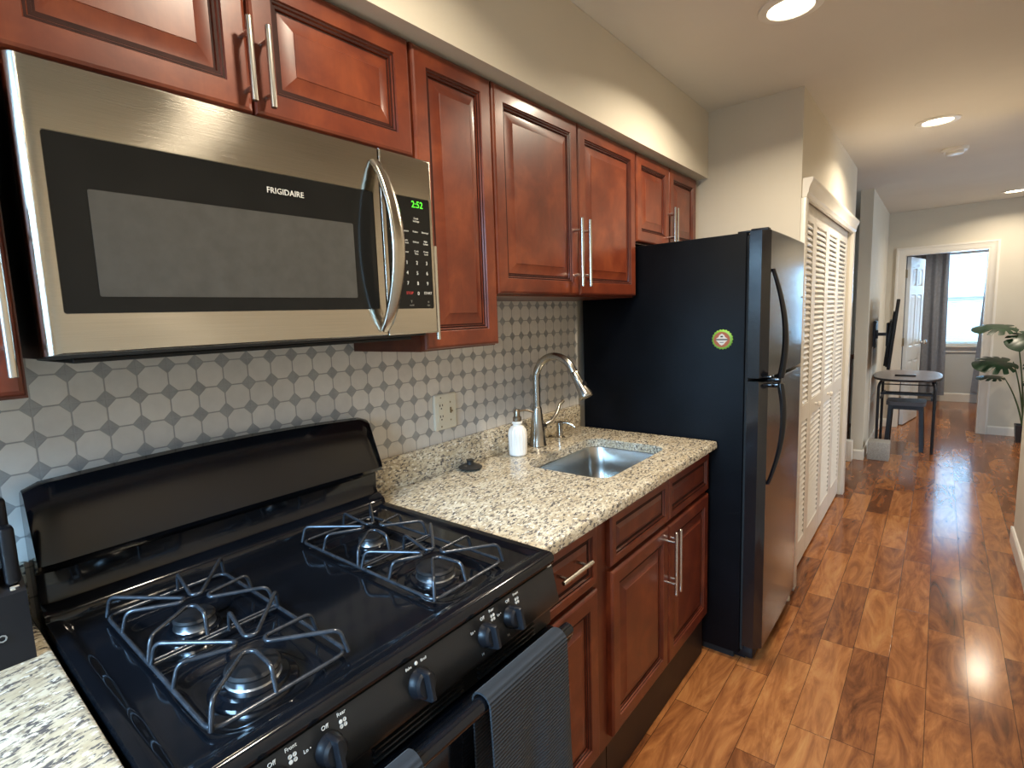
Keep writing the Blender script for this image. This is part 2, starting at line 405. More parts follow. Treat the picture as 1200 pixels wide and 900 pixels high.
def base_profile(t=.013, h=.092):
    return [(0, 0), (t, 0), (t, h-.012), (t*.5, h), (0, h)]
def baseboard(name, p0, p1, nrm, m=M_white, h=.092):
    bm = B(); p0 = Vector(p0); p1 = Vector(p1); n = Vector(nrm)
    r = []
    for p in (p0, p1): r.append([p + n*a + Vector((0, 0, b)) for a, b in base_profile(h=h)])
    loops(bm, r); return link(name, bm, m, kind='structure', smooth=0)
baseboard('baseboard_right', (RX, -2.38, .001), (RX, RY-.003, .001), (-1, 0, 0))
baseboard('baseboard_right_end', (RX-.012, RY, .001), (RX+.12, RY, .001), (0, 1, 0))
baseboard('baseboard_partition_end', (.69, JY, .001), (JX+.013, JY, .001), (0, -1, 0))
baseboard('baseboard_partition', (JX, JY-.012, .001), (JX, BY-.002, .001), (1, 0, 0))
baseboard('baseboard_back', (1.71, BY, .001), (4.18, BY, .001), (0, -1, 0))
baseboard('baseboard_back_left', (JX+.015, BY, .001), (.872, BY, .001), (0, -1, 0))
baseboard('baseboard_bedroom', (-.18, WY, .001), (3.18, WY, .001), (0, -1, 0), h=.12)

# door casing around bedroom doorway (trim_1), with jamb
def casing_y(name, x0, x1, z1, y, w=.072, t=.018):
    bm = B(); prof = [(0, 0), (w, 0), (w, t), (w*.75, t), (w*.65, t*.75), (w*.2, t*.6), (0, t*.35)]
    L = []
    for (cx, cz, sx, sz) in ((x0, 0.001, -1, 0), (x0, z1, -1, 1), (x1, z1, 1, 1), (x1, 0.001, 1, 0)):
        L.append([(cx + sx*a, y - b, cz + sz*a) for a, b in prof])
    loops(bm, L); return bm
bm = casing_y('c', DX0, DX1, DZ, BY)
bx(bm, DX0, BY-.004, .001, DX0+.014, BY+.124, DZ); bx(bm, DX1-.014, BY-.004, .001, DX1, BY+.124, DZ); bx(bm, DX0+.014, BY-.004, DZ-.014, DX1-.014, BY+.124, DZ)
link('trim_1', bm, M_white, kind='structure', smooth=30)
# closet casing and crown header
bm = B()
bx(bm, BX, 2.004, .001, BX+.020, OY0, 1.93, .002); bx(bm, BX, OY1, .001, BX+.020, 3.87, 1.95, .002)
link('trim_2', bm, M_white, kind='structure', smooth=30)
bm = B(); prof = [(0, 0), (.018, 0), (.020, .012), (.025, .020), (.025, .030), (.030, .050), (.038, .066), (.041, .072), (.041, .086), (0, .086)]
loops(bm, [[(BX + a, y, 1.935 + b) for a, b in prof] for y in (2.026, 3.872)]); link('trim_3', bm, M_white, kind='structure', smooth=30)

# windows
def window(name, M, w, h, frame=.05, sill=True, rail=True, casing=.07):
    """M: local u right, v up, n into the room, origin at lower left of the opening"""
    o = M @ Vector((w/2, 0, 0)); r = struct_root(name, o)
    bm = B()
    bx(bm, 0, 0, -.07, frame, h, -.02, M=M); bx(bm, w-frame, 0, -.07, w, h, -.02, M=M)
    bx(bm, frame, 0, -.07, w-frame, frame, -.02, M=M); bx(bm, frame, h-frame, -.07, w-frame, h, -.02, M=M)
    if rail: bx(bm, frame, h*.5-.02, -.065, w-frame, h*.5+.02, -.02, M=M)
    link('window_frame', bm, M_white, r, smooth=0)
    bm = B(); bx(bm, frame, frame, -.05, w-frame, h-frame, -.046, M=M); link('pane', bm, M_glass, r, smooth=0)
    if casing:
        bm = B(); bx(bm, -casing, -.0, .001, 0, h+casing, .018, M=M); bx(bm, w, 0, .001, w+casing, h+casing, .018, M=M); bx(bm, 0, h, .001, w, h+casing, .018, M=M)
        link('window_casing', bm, M_white, r, smooth=0)
    bm = B(); bx(bm, -casing-.02, -.03, -.02, w+casing+.02, 0, .05, M=M, bev=.004); bx(bm, -casing, -.10, .001, w+casing, -.03, .016, M=M); link('window_sill', bm, M_white, r)
    return r
w1 = window('window_1', T3((WX0, WY, WZ0), (1, 0, 0), (0, 0, 1), (0, -1, 0)), WX1-WX0, WZ1-WZ0)
window('window_2', T3((4.2, 4.1, .8), (0, 1, 0), (0, 0, 1), (-1, 0, 0)), 1.8, 1.3)
window('window_3', T3((KX0, -2.4, KZ0), (1, 0, 0), (0, 0, 1), (0, 1, 0)), KX1-KX0, KZ1-KZ0)
# blind in the bedroom window
bl = thing('window_blind', 'white horizontal blind lowered in the bright bedroom window', 'blind', (1.575, WY-.02, 2.09))
bm = B(); bx(bm, WX0+.01, WY-.035, 2.05, WX1-.01, WY+.005, 2.095, .003); link('headrail', bm, M_white, bl)
bm = B()
for i in range(52):
    z = 2.035 - i*.0237
    ang = .35 if i < 26 else .62
    c_, s_ = math.cos(ang)*.0125, math.sin(ang)*.0125
    loops(bm, [[(x, WY-.018-c_, z+s_), (x, WY-.018+c_, z-s_), (x, WY-.0172+c_, z-s_+.001), (x, WY-.0172-c_, z+s_+.001)] for x in (WX0+.015, WX1-.015)])
link('slats', bm, M_blind, bl, smooth=0)
bm = B(); bx(bm, WX0+.012, WY-.03, .805, WX1-.012, WY-.006, .822, .003); link('bottom_rail', bm, M_white, bl)

# ------------------------------------------------------------------ recessed lights
def make_light():
    x, y = LAMPS[0]
    t_ = thing('recessed_light', 'round glowing ceiling light nearest the kitchen cabinets', 'ceiling light', (x, y, CEIL), 'recessed ceiling lights')
    bm = B(); c = (x, y, CEIL)
    lathe(bm, [(.066, -.001), (.070, -.008), (.078, -.010), (.096, -.006), (.099, -.0005)], c, seg=40); link('trim_ring', bm, M_white, t_)
    bm = B(); lathe(bm, [(.066, -.0005), (.066, -.004), (.050, -.006), (.0, -.007)], c, seg=40); link('diffuser', bm, M_lamp, t_)
    return t_
L0 = make_light(); LL = [L0]
labs = [None, 'round glowing ceiling light above the hallway in front of the closet', 'round glowing ceiling light near the back wall, cut by the right edge of the photo',
        'round ceiling light above the stove and microwave', 'round ceiling light at the near end of the kitchen', 'round ceiling light in the living area', 'unseen round ceiling light added to brighten the bedroom']
for i, (x, y) in enumerate(LAMPS):
    if i:
        q = copy_tree(L0); q.location = (x, y, CEIL); q['label'] = labs[i]
    a = area('lamp_light', (x, y, CEIL-.012), (0, 0, -1), .13, .13, LAMP_W[i], WARM, 'DISK', math.radians(150))
sd = thing('smoke_detector', 'small round white smoke detector on the ceiling beyond the second light', 'smoke detector', (1.30, 3.93, CEIL))
bm = B(); lathe(bm, [(.068, 0), (.068, -.012), (.060, -.020), (.0, -.021)], (1.30, 3.93, CEIL), seg=36); link('base', bm, M_white, sd)
bm = B(); lathe(bm, [(.046, -.020), (.045, -.034), (.038, -.040), (.0, -.041)], (1.30, 3.93, CEIL), seg=36); link('cover', bm, M_white, sd)

# ------------------------------------------------------------------ cabinets
def raised_door(bm, M, w, h, t=.019, fr=.055):
    """raised panel door: local u,v in the plane, n outwards; back at n=-t"""
    S_ = [(0, -t), (0, -.006), (.003, -.002), (.008, 0), (fr-.010, 0), (fr-.008, -.0035), (fr-.004, -.0035), (fr-.002, -.007), (fr+.003, -.007), (fr+.004, -.011), (fr+.008, -.011), (fr+.036, -.003), (fr+.037, -.002)]
    mxi = min(w, h)/2 - .008
    rings = []
    for d, n in S_:
        d = min(d, mxi - .0005*len(S_) + .0005*len(rings)) if d > mxi - .0005*len(S_) else d
        rings.append([(d, d, n), (w-d, d, n), (w-d, h-d, n), (d, h-d, n)])
    R = loops(bm, rings, M=M)
    bm.faces.ensure_lookup_table()
    for k in (5, 7, 9): 
        for i in range(4): bm.faces[k*4+i].material_index = 1
def flat_panel_front(bm, M, w, h, t=.019, fr=.032):
    S_ = [(0, -t), (0, -.006), (.003, -.002), (.008, 0), (fr-.006, 0), (fr-.004, -.004), (fr, -.004), (fr+.003, -.009), (fr+.012, -.009), (fr+.024, -.004)]
    loops(bm, [[(d, d, n), (w-d, d, n), (w-d, h-d, n), (d, h-d, n)] for d, n in S_], M=M)
    bm.faces.ensure_lookup_table()
    for k in (5, 7):
        for i in range(4): bm.faces[k*4+i].material_index = 1
def bar_pull(parent, M, L, name='handle', off=.032, r=.0058, m=None):
    """bar along local v centred at origin"""
    bm = B(); tube(bm, [(0, -L/2, off), (0, -L/2+.001, off), (0, L/2-.001, off), (0, L/2, off)], [r*.85, r, r, r*.85], 14, M=M)
    for s in (-1, 1): tube(bm, [(0, s*L*.33, 0), (0, s*L*.33, off)], .0045, 10, M=M)
    o = link(name, bm, m or M_handle, parent); o['label'] = 'satin nickel bar handle'; return o
def cabinet(name, label, y0, y1, z0, z1, xf, doors, drawers=(), toe=False, back=.0045, rails=True):
    """doors: (y0,y1,z0,z1,handle) with handle (y,zc,L) or None ; xf: face of the doors"""
    t_ = thing(name, label, 'cabinet', (0.2, (y0+y1)/2, z0 if not toe else 0))
    xb = xf - .0195
    bm = B()
    def q(i, z): return [(back+i, y0+i, z), (xb-i, y0+i, z), (xb-i, y1-i, z), (back+i, y1-i, z)]
    loops(bm, [q(0, z0), q(0, z1)] + ([q(.02, z1), q(.02, z0+.02)] if toe else []))
    link('body', bm, M_cherry_in, t_, smooth=0)
    if toe:
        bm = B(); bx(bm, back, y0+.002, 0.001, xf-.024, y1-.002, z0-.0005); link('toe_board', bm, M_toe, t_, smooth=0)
    for (a, b, c, d, hd) in doors:
        bm = B(); raised_door(bm, FX(xf, a, c), b-a, d-c)
        dr = link('door', bm, [M_cherry, M_glaze], t_, smooth=20)
        if hd: bar_pull(dr, FX(xf, hd[0], hd[1]), hd[2])
    for (a, b, c, d, hd) in drawers:
        bm = B(); flat_panel_front(bm, FX(xf, a, c), b-a, d-c)
        dr = link('drawer', bm, [M_cherry, M_glaze], t_, smooth=20)
        if hd: bar_pull(dr, T3((xf, hd[0], hd[1]), (0, 0, -1), (0, 1, 0), (1, 0, 0)), hd[2])
    return t_
UF = .305
cabinet('wall_cabinet', 'cherry wall cabinet directly above the microwave with two raised-panel doors', -.779, -.002, 1.808, 2.096, UF,
        [(-.776, -.404, 1.825, 2.090, (-.417, 1.905, .142)), (-.399, -.006, 1.825, 2.090, (-.381, 1.902, .142))])
cabinet('wall_cabinet', 'tall narrow cherry wall cabinet right of the microwave with one door', .0, .3015, 1.353, 2.096, UF,
        [(.003, .2985, 1.357, 2.090, (.0155, 1.498, .228))])
cabinet('wall_cabinet', 'cherry wall cabinet with two tall doors above the sink', .3025, 1.2395, 1.496, 2.096, UF,
        [(.3065, .768, 1.502, 2.090, (.735, 1.646, .232)), (.773, 1.236, 1.502, 2.090, (.790, 1.646, .232))])
cabinet('wall_cabinet', 'short cherry wall cabinet above the fridge with two small doors', 1.2405, 1.998, 1.722, 2.096, UF,
        [(1.246, 1.600, 1.728, 2.090, (1.585, 1.825, .160)), (1.605, 1.960, 1.728, 2.090, (1.620, 1.825, .160))])
cabinet('wall_cabinet', 'cherry wall cabinet left of the microwave, at the left edge of the photo', -1.24, -.780, 1.343, 2.096, UF,
        [(-1.237, -.784, 1.348, 2.090, (-.800, 1.494, .235))])
BF = .612
cabinet('base_cabinet', 'narrow cherry base cabinet beside the stove with one drawer over a door', .003, .384, .155, .881, BF,
        [(.030, .306, .185, .688, (.046, .56, .228))], [(.030, .306, .703, .872, (.150, .806, .140))], toe=True)
cabinet('base_cabinet', 'wide cherry sink cabinet beside the fridge with two false drawers over two doors', .385, 1.235, .155, .881, BF,
        [(.388, .806, .185, .700, (.790, .579, .225)), (.811, 1.226, .185, .700, (.829, .577, .225))],
        [(.388, .806, .715, .868, None), (.811, 1.226, .715, .868, None)], toe=True)
cabinet('base_cabinet', 'cherry base cabinet under the worktop left of the stove', -1.9, -.783, .155, .881, BF,
        [(-1.34, -.79, .185, .700, None)], [(-1.34, -.79, .715, .868, None)], toe=True)

# ------------------------------------------------------------------ worktops, sink
def slab(bm, x0, x1, y0, y1, z0, z1, hole=None):
    e = .004
    def R(i, z): return [(x0+i, y0+i, z), (x1-i, y0+i, z), (x1-i, y1-i, z), (x0+i, y1-i, z)]
    rs = [R(e, z0), R(0, z0+e), R(0, z1-e*2), R(e*.6, z1-e*.6), R(e*2, z1)]
    vs = loops(bm, rs, cap0=not hole, cap1=not hole)
    if hole:
        hb = [bm.verts.new((p[0], p[1], z0)) for p in hole]; ht = [bm.verts.new((p[0], p[1], z1)) for p in hole]
        n = len(hole)
        for i in range(n): bm.faces.new((hb[i], ht[i], ht[(i+1) % n], hb[(i+1) % n]))
        for outer, inner in ((vs[0], hb), (vs[-1], ht)):
            es = []
            for L in (outer, inner):
                for i in range(len(L)):
                    a, b = L[i], L[(i+1) % len(L)]
                    ed = bm.edges.get((a, b)) or bm.edges.new((a, b)); es.append(ed)
            bmesh.ops.triangle_fill(bm, use_beauty=True, use_dissolve=False, edges=es)
SX, SY, SW, SL = .3525, .795, .325, .50
hole = rrect(SW, SL, .062, 8, SX, SY)
wt = thing('worktop', 'speckled beige granite worktop with the sink cut-out, right of the stove', 'worktop', (.3, .62, .882))
bm = B(); slab(bm, .005, .636, .001, 1.240, .882, .914, hole); link('slab', bm, M_granite, wt, smooth=30)
bm = B(); bx(bm, .005, .001, .9145, .024, 1.240, 1.016, .0015); link('splashback', bm, M_granite, wt, smooth=30)
wt2 = thing('worktop', 'speckled granite worktop left of the stove under the knife block', 'worktop', (.3, -1.3, .882))
bm = B(); slab(bm, .005, .636, -1.9, -.781, .882, .914); link('slab', bm, M_granite, wt2, smooth=30)
bm = B(); bx(bm, .005, -1.9, .9145, .024, -.781, 1.016, .0015); link('splashback', bm, M_granite, wt2, smooth=30)

sk = thing('kitchen_sink', 'stainless steel undermount sink set in the granite worktop', 'sink', (SX, SY, .70))
bm = B(); rr = []
for (g, r, z) in ((.010, .068, .8805), (.004, .065, .8805), (.002, .064, .876), (-.004, .062, .80), (-.014, .065, .725), (-.030, .055, .706), (-.055, .035, .700), (-.16, .006, .697)):
    rr.append([(p[0], p[1], z) for p in rrect(SW+2*g, SL+2*g, max(r, .004), 8, SX, SY)])
loops(bm, rr, cap0=False, cap1=True)
link('basin', bm, M_sink, sk, smooth=60)
bm = B(); lathe(bm, [(.042, .0), (.042, .003), (.034, .004), (.030, .001), (.0, .001)], (SX, SY, .6985), seg=28); link('drain', bm, M_chrome, sk)

# faucet
FXc, FYc, Z0 = .075, .812, .9145
fa = thing('faucet', 'brushed nickel pull-down gooseneck faucet behind the sink', 'faucet', (FXc, FYc, Z0))
bm = B(); lathe(bm, [(.035, 0), (.035, .006), (.033, .009), (.030, .05), (.0235, .11), (.019, .150), (.0175, .158), (.016, .16)], (FXc, FYc, Z0), seg=28); link('base', bm, M_nickel, fa)
pts = [(FXc, FYc, Z0+.158), (FXc, FYc, 1.15), (FXc, FYc, 1.18)]
R_ = .088; cx = FXc + R_
for k in range(0, 21):
    a = PI - k/20*math.radians(152); pts.append((cx + R_*math.cos(a), FYc, 1.185 + R_*1.05*math.sin(a)))
e = Vector(pts[-1]); d = (e - Vector(pts[-2])).normalized(); 
bm = B(); tube(bm, pts + [e + d*.012], .0150, 16); link('spout', bm, M_nickel, fa, smooth=60)
bm = B(); s0 = e + d*.014
lathe(bm, [(.0155, 0), (.017, .004), (.017, .03), (.021, .070), (.0275, .094), (.0275, .101), (.025, .105), (.0, .104)], s0, d, seg=24)
sp_ = link('spray_head', bm, M_nickel, fa, smooth=50)
side = d.cross(Vector((0, 1, 0))).normalized()
bm = B(); pc = s0 + d*.055 - side*.019*(1 if side.z < 0 else -1)
lathe(bm, [(.0, -.003), (.010, -.003), (.010, .004), (.0, .0055)], pc, Vector((-.8, 0, -.5)), seg=18); link('spray_button', bm, M_plastic, sp_)
bm = B(); lathe(bm, [(.016, 0), (.016, .036), (.012, .042), (.0, .043)], (FXc, FYc+.010, Z0+.070), (0, 1, .12), seg=20)
tube(bm, [(FXc, FYc+.045, Z0+.075), (FXc+.01, FYc+.085, Z0+.085), (FXc+.02, FYc+.115, Z0+.115), (FXc+.025, FYc+.13, Z0+.15), (FXc+.03, FYc+.15, Z0+.165)], [.010, .009, .0075, .0068, .0075], 12)
link('lever', bm, M_nickel, fa, smooth=60)
# built-in dispenser
dp = thing('dispenser_pump', 'small nickel soap dispenser pump fixed in the worktop beside the faucet', 'soap dispenser', (.070, .985, Z0))
bm = B(); lathe(bm, [(.022, 0), (.022, .003), (.014, .006), (.013, .05), (.015, .052), (.015, .066), (.009, .071), (0, .072)], (.070, .985, Z0), seg=22); link('collar', bm, M_nickel, dp)
bm = B(); tube(bm, rounded([(.070, .985, Z0+.060), (.105, .995, Z0+.066), (.135, 1.005, Z0+.045)], .02), .0045, 10); link('nozzle', bm, M_nickel, dp)
# soap bottle
sx, sy = .094, .652
sb = thing('soap_bottle', 'fluted white soap bottle with bronze pump beside the faucet', 'soap bottle', (sx, sy, Z0))
bm = B(); lathe(bm, [(.0, .0005), (.031, .0005), (.034, .004), (.0345, .01), (.0345, .082), (.032, .097), (.024, .110), (.0165, .114), (.0165, .120), (.020, .122), (.020, .130), (.0, .130)], (sx, sy, Z0), seg=96, flute=(16, .05, .012, .100)); link('body', bm, M_bottle, sb, smooth=50)
bm = B(); lathe(bm, [(.0165, .1305), (.0165, .145), (.012, .148), (.011, .172), (.009, .175), (0, .176)], (sx, sy, Z0), seg=24)
tube(bm, rounded([(sx, sy, Z0+.165), (sx+.022, sy+.028, Z0+.170), (sx+.040, sy+.052, Z0+.158)], .014), .0034, 10)
link('pump', bm, M_bronze, sb, smooth=50)
# sink stopper
st = thing('sink_stopper', 'black rubber sink stopper lying on the granite near the splashback', 'stopper', (.070, .405, Z0))
bm = B(); lathe(bm, [(0, .0005), (.030, .0005), (.041, .005), (.042, .008), (.030, .014), (.018, .018), (.0, .018)], (.070, .405, Z0+.001), seg=36); link('disc', bm, M_rubber, st)
bm = B(); lathe(bm, [(.013, .0185), (.012, .030), (.014, .034), (.0, .035)], (.070, .405, Z0), seg=24); link('knob', bm, M_rubber, st)

# outlet
ol = thing('wall_outlet', 'ivory double wall plate with socket and phone switch on the tile backsplash', 'wall outlet', (.0045, .358, 1.12))
bm = B(); MO = FX(.0045, .304, 1.059)
loops(bm, [[(p[0], p[1], n) for p in rrect(.108-2*i, .124-2*i, .006, 3, .054, .062)] for i, n in ((0, 0), (0, .003), (.003, .006), (.006, .0065))], M=MO); link('plate', bm, M_plate, ol)
bm = B(); prism(bm, rrect(.030, .070, .004, 3, .030, .062), .0067, .0085, MO); soc = link('socket', bm, M_plate, ol)
for vz in (.044, .082):
    for (du, dv, w_, h_) in ((-.006, .004, .003, .008), (.006, .004, .003, .007), (0, -.007, .005, .004)):
        bm = B(); bx(bm, .030+du-w_/2, vz+dv-h_/2, .0086, .030+du+w_/2, vz+dv+h_/2, .0092, M=MO); link('slot', bm, M_hole, soc, smooth=0)
for (u_, v_) in ((.030, .112), (.030, .012), (.076, .092), (.076, .030)):
    bm = B(); lathe(bm, [(.0028, .0067), (.0028, .0078), (0, .008)], MO @ Vector((u_, v_, 0)), (1, 0, 0), seg=10); link('screw', bm, M_brass, ol)
bm = B(); bx(bm, .0735, .054, .0067, .0785, .074, .010, M=MO); bx(bm, .0785, .058, .0067, .085, .063, .010, M=MO); link('switch', bm, M_brass, ol, smooth=0)

# ------------------------------------------------------------------ microwave
mw = thing('microwave', 'stainless steel over-the-range microwave with black glass door', 'microwave', (.18, -.383, 1.402))
Y0, Y1, ZB, ZT, XF = -.765, -.002, 1.402, 1.804, .3535
bm = B(); bx(bm, .006, Y0+.006, ZB-.006, .315, Y1-.004, ZT, .003); link('body', bm, M_panel, mw, smooth=30)
bm = B(); bx(bm, .04, Y0+.04, ZB-.014, .300, Y1-.04, ZB-.0065, .002); link('bottom_vent', bm, M_dark, mw, smooth=0)
YD = -.155
def plate_with_window(M, w, h, win, t, r_win, round_left):
    """stainless slab, front at n=0, with a rectangular recessed window (u0,u1,v0,v1)"""
    bm = B(); N = 8
    u0, u1, v0, v1 = win; cx_, cy_ = (u0+u1)/2, (v0+v1)/2
    inner = rrect(u1-u0, v1-v0, r_win, 5, cx_, cy_)
    e = .004; el = round_left
    def outr(a, l, n): return [(l, a, n), (w-a, a, n), (w-a, h-a, n), (l, h-a, n)]
    rs = [outr(0, 0, -t), outr(0, 0, -max(el, e))]
    for k in range(1, 7):
        q = k/6*PI/2; rs.append(outr(e*(1-math.cos(q)) , el*(1-math.cos(q)), -el*(1-math.sin(q)) if el > e else -e*(1-math.sin(q))))
    R = loops(bm, rs, cap1=False, M=M)
    iv = [bm.verts.new(M @ Vector((p[0], p[1], 0))) for p in inner]; ib = [bm.verts.new(M @ Vector((p[0], p[1], -.0025))) for p in inner]
    n = len(inner); es = []
    for L in (R[-1], iv):
        for i in range(len(L)):
            a, b = L[i], L[(i+1) % len(L)]; es.append(bm.edges.get((a, b)) or bm.edges.new((a, b)))
    bmesh.ops.triangle_fill(bm, use_beauty=True, use_dissolve=False, edges=es)
    for i in range(n): bm.faces.new((iv[i], iv[(i+1) % n], ib[(i+1) % n], ib[i]))
    bm.faces.new(ib)
    return bm
MD = FX(XF, Y0, ZB)
door = link('door', plate_with_window(MD, YD-Y0-.0015, ZT-ZB, (.026, .588, .058, .308), .037, .004, .020), M_steel, mw, smooth=25)
bm = B(); prism(bm, rrect(.560, .248, .0035, 5, .307, .183), -.0024, -.0006, MD); gl_ = link('window_glass', bm, M_black_glass, door)
gl_['label'] = 'black glass with a grey see-through screen'
bm = B(); prism(bm, rrect(.458, .152, .003, 3, .301, .159), -.0005, .0001, MD); link('screen', bm, M_screen, gl_)
text(door, 'brand_lettering', 'FRIGIDAIRE', FX(XF+.0002, -.382, 1.677) @ Matrix.Scale(1.0, 4), .0148, M_print)
# bow handle
bm = B(); rings = []
HY = -.170
for k in range(25):
    s = k/24; z = 1.415 + s*(1.772-1.415); bow = math.sin(PI*s)**.75
    x = XF + .002 + .054*bow; w_ = .0125 + .005*bow; th = .006 + .002*bow
    dx = .054*.75*PI*math.cos(PI*s)*(max(math.sin(PI*s), .03)**-.25)/(.357); tl = math.sqrt(1+dx*dx); tx, tz = dx/tl, 1/tl
    nx, nz = tz, -tx
    ring = []
    for a in range(12):
        aa = 2*PI*a/12; cu = math.copysign(abs(math.cos(aa))**.6, math.cos(aa))*w_; cn = math.copysign(abs(math.sin(aa))**.8, math.sin(aa))*th
        ring.append((x + nx*cn, HY + .006*bow + cu, z + nz*cn))
    rings.append(ring)
loops(bm, rings); hh = link('handle', bm, M_steel, door, smooth=50); hh['label'] = 'bowed vertical stainless handle'
cp = link('control_panel', plate_with_window(FX(XF, YD, ZB), Y1-YD, ZT-ZB, (.010, .143, .058, .312), .037, .006, .0041), M_steel, mw, smooth=25)
bm = B(); prism(bm, rrect(.131, .252, .005, 4, .0765, .185), -.0024, -.0006, FX(XF, YD, ZB)); kp = link('keypad', bm, M_black_glass, cp)
def kt(s, y, z, size, m=M_print): text(kp, 'key_print', s, FX(XF-.0004, y, z), size, m, depth=.0002)
text(kp, 'clock_digits', '2:52', FX(XF-.0004, -.050, 1.698), .021, M_green, depth=.0002)
kt('Cook\nSettings', -.056, 1.664, .0062)
for j, row in enumerate((('Popcorn', 'Potato', 'Beverage'), ('Auto\nReheat', 'Defrost', 'Melt\nSoften'), ('Timer', 'Cook\nTime', 'Power\nLevel'))):
    for i, s in enumerate(row): kt(s, -.091 + i*.031, 1.637 - j*.0235, .0058)
for j, row in enumerate(('123', '456', '789')):
    for i, s in enumerate(row): kt(s, -.091 + i*.031, 1.566 - j*.0235, .0118)
kt('STOP', -.087, 1.4965, .0088, M_red); kt('0', -.060, 1.4955, .0118); kt('START', -.029, 1.4965, .0088)
kt('Y', -.083, 1.477, .009, M_dim); kt('o', -.029, 1.477, .009, M_dim); kt('On/Off', -.083, 1.4685, .0045, M_dim); kt('Light', -.029, 1.4685, .0045, M_dim)

# ------------------------------------------------------------------ gas stove
GY0, GY1 = -.775, -.008
gs = thing('gas_stove', 'black gas stove with four burners between two granite worktops', 'stove', (.33, -.39, 0))
bm = B(); bx(bm, .012, GY0+.004, .02, .655, GY1-.004, .895); link('body', bm, M_panel, gs, smooth=0)
# cooktop: height field with rim and burner wells
BURN = [(.322, -.606, .043), (.540, -.608, .050), (.300, -.205, .036), (.536, -.226, .050)]
def deck(x, y):
    z = .918
    dx = min(x-.105, .668-x); dy = min(y-GY0, GY1-y)
    e_ = min(dy, .668-x)
    if e_ < .034:
        q = min(1, (.034-e_)/.020); z += .007*q*q*(3-2*q)
    for (gx0, gx1, gy0, gy1) in ((.215, .640, -.700, -.524), (.205, .640, -.305, -.124)):
        for (cx_, cy_) in ((gx0+.1, (gy0+gy1)/2), (gx1-.1, (gy0+gy1)/2)):
            qx, qy = abs(x-cx_)/.098, abs(y-cy_)/.090
            q = (qx**4 + qy**4)**.25
            if q < 1:
                q = min(1, (1-q)/.22); z -= .010*q*q*(3-2*q)
    return z
bm = B(); nx_, ny_ = 170, 230; G = []
for i in range(nx_+1):
    x = .105 + (.668-.105)*i/nx_
    G.append([bm.verts.new((x, GY0 + (GY1-GY0)*j/ny_, deck(x, GY0 + (GY1-GY0)*j/ny_))) for j in range(ny_+1)])
for i in range(nx_):
    for j in range(ny_): bm.faces.new((G[i][j], G[i+1][j], G[i+1][j+1], G[i][j+1]))
# rolled front edge and skirt
prev = G[-1]
for (dx_, z_) in ((.004, .9235), (.008, .919), (.0095, .912), (.0085, .903)):
    cur = [bm.verts.new((.668+dx_, GY0 + (GY1-GY0)*j/ny_, z_)) for j in range(ny_+1)]
    for j in range(ny_): bm.faces.new((prev[j], cur[j], cur[j+1], prev[j+1]))
    prev = cur
for side_ in (0, ny_):
    yv = GY0 if side_ == 0 else GY1
    lo_ = [bm.verts.new((G[i][side_].co.x, yv, .896)) for i in range(nx_+1)]
    for i in range(nx_):
        bm.faces.new((G[i][side_], lo_[i], lo_[i+1], G[i+1][side_]))
ck = link('cooktop', bm, M_enamel, gs, smooth=50)
# backguard
bm = B(); prof = [(.012, .90), (.012, 1.13), (.020, 1.152), (.040, 1.161), (.058, 1.158), (.066, 1.150), (.088, 1.095), (.110, 1.040), (.113, 1.028), (.106, 1.018), (.088, 1.012), (.080, 1.004), (.078, .958), (.084, .948), (.104, .940), (.112, .934), (.116, .922), (.116, .90)]
rings = []
for k in range(31):
    s = k/30; y = GY0+.001 + (GY1+.004-GY0-.001)*s; cr = .014*(1-(2*s-1)**2) + .004
    e_ = min(s, 1-s)*30; sh = 0 if e_ >= 1 else .008*(1-e_)
    rings.append([(x - (sh if x > .05 else -sh*.3), y, z + (cr - sh if z > 1.0 else 0)*max(0, (z-1.0)/.16)) for x, z in prof])
loops(bm, rings); link('backguard', bm, M_enamel, gs, smooth=35)
# control panel
bm = B(); tl = T3((0, 0, 0), (1, 0, 0), (0, 1, 0), (0, 0, 1))
loops(bm, [[(.655, y, .900), (.668, y, .900), (.674, y, .897), (.690, y, .824), (.688, y, .817), (.655, y, .815)] for y in (GY0+.004, GY1-.004)])
cpn = link('control_panel', bm, M_panel, gs, smooth=30)
pn = Vector((.073, 0, .016)).normalized(); pv = Vector((-.016, 0, .073)).normalized()
def MP(y, z):
    x = .674 + (.897-z)/.073*.016
    return T3((x + pn.x*.0004, y, z + pn.z*.0004), (0, 1, 0), pv, pn)
def knob(y, z=.858, r=.021):
    M = MP(y, z); bm = B(); c = M @ Vector((0, 0, 0))
    lathe(bm, [(r+.001, .000), (r+.001, .003), (r-.001, .006), (r-.002, .016), (r-.006, .020), (0, .0205)], c, pn, seg=30)
    bar = [[(s*.0055, v, n) for s, v in ((-1, -1.0*r), (-1, .95*r), (-.4, 1.05*r), (.4, 1.05*r), (1, .95*r), (1, -1.0*r), (.4, -1.08*r), (-.4, -1.08*r))] for n in (.004, .026)]
    bar.append([(s*.0030, v, .031) for s, v in ((-1, -.9*r), (-1, .85*r), (-.4, .92*r), (.4, .92*r), (1, .85*r), (1, -.9*r), (.4, -.95*r), (-.4, -.95*r))])
    loops(bm, bar, M=M)
    return link('knob', bm, M_plastic, cpn, smooth=35)
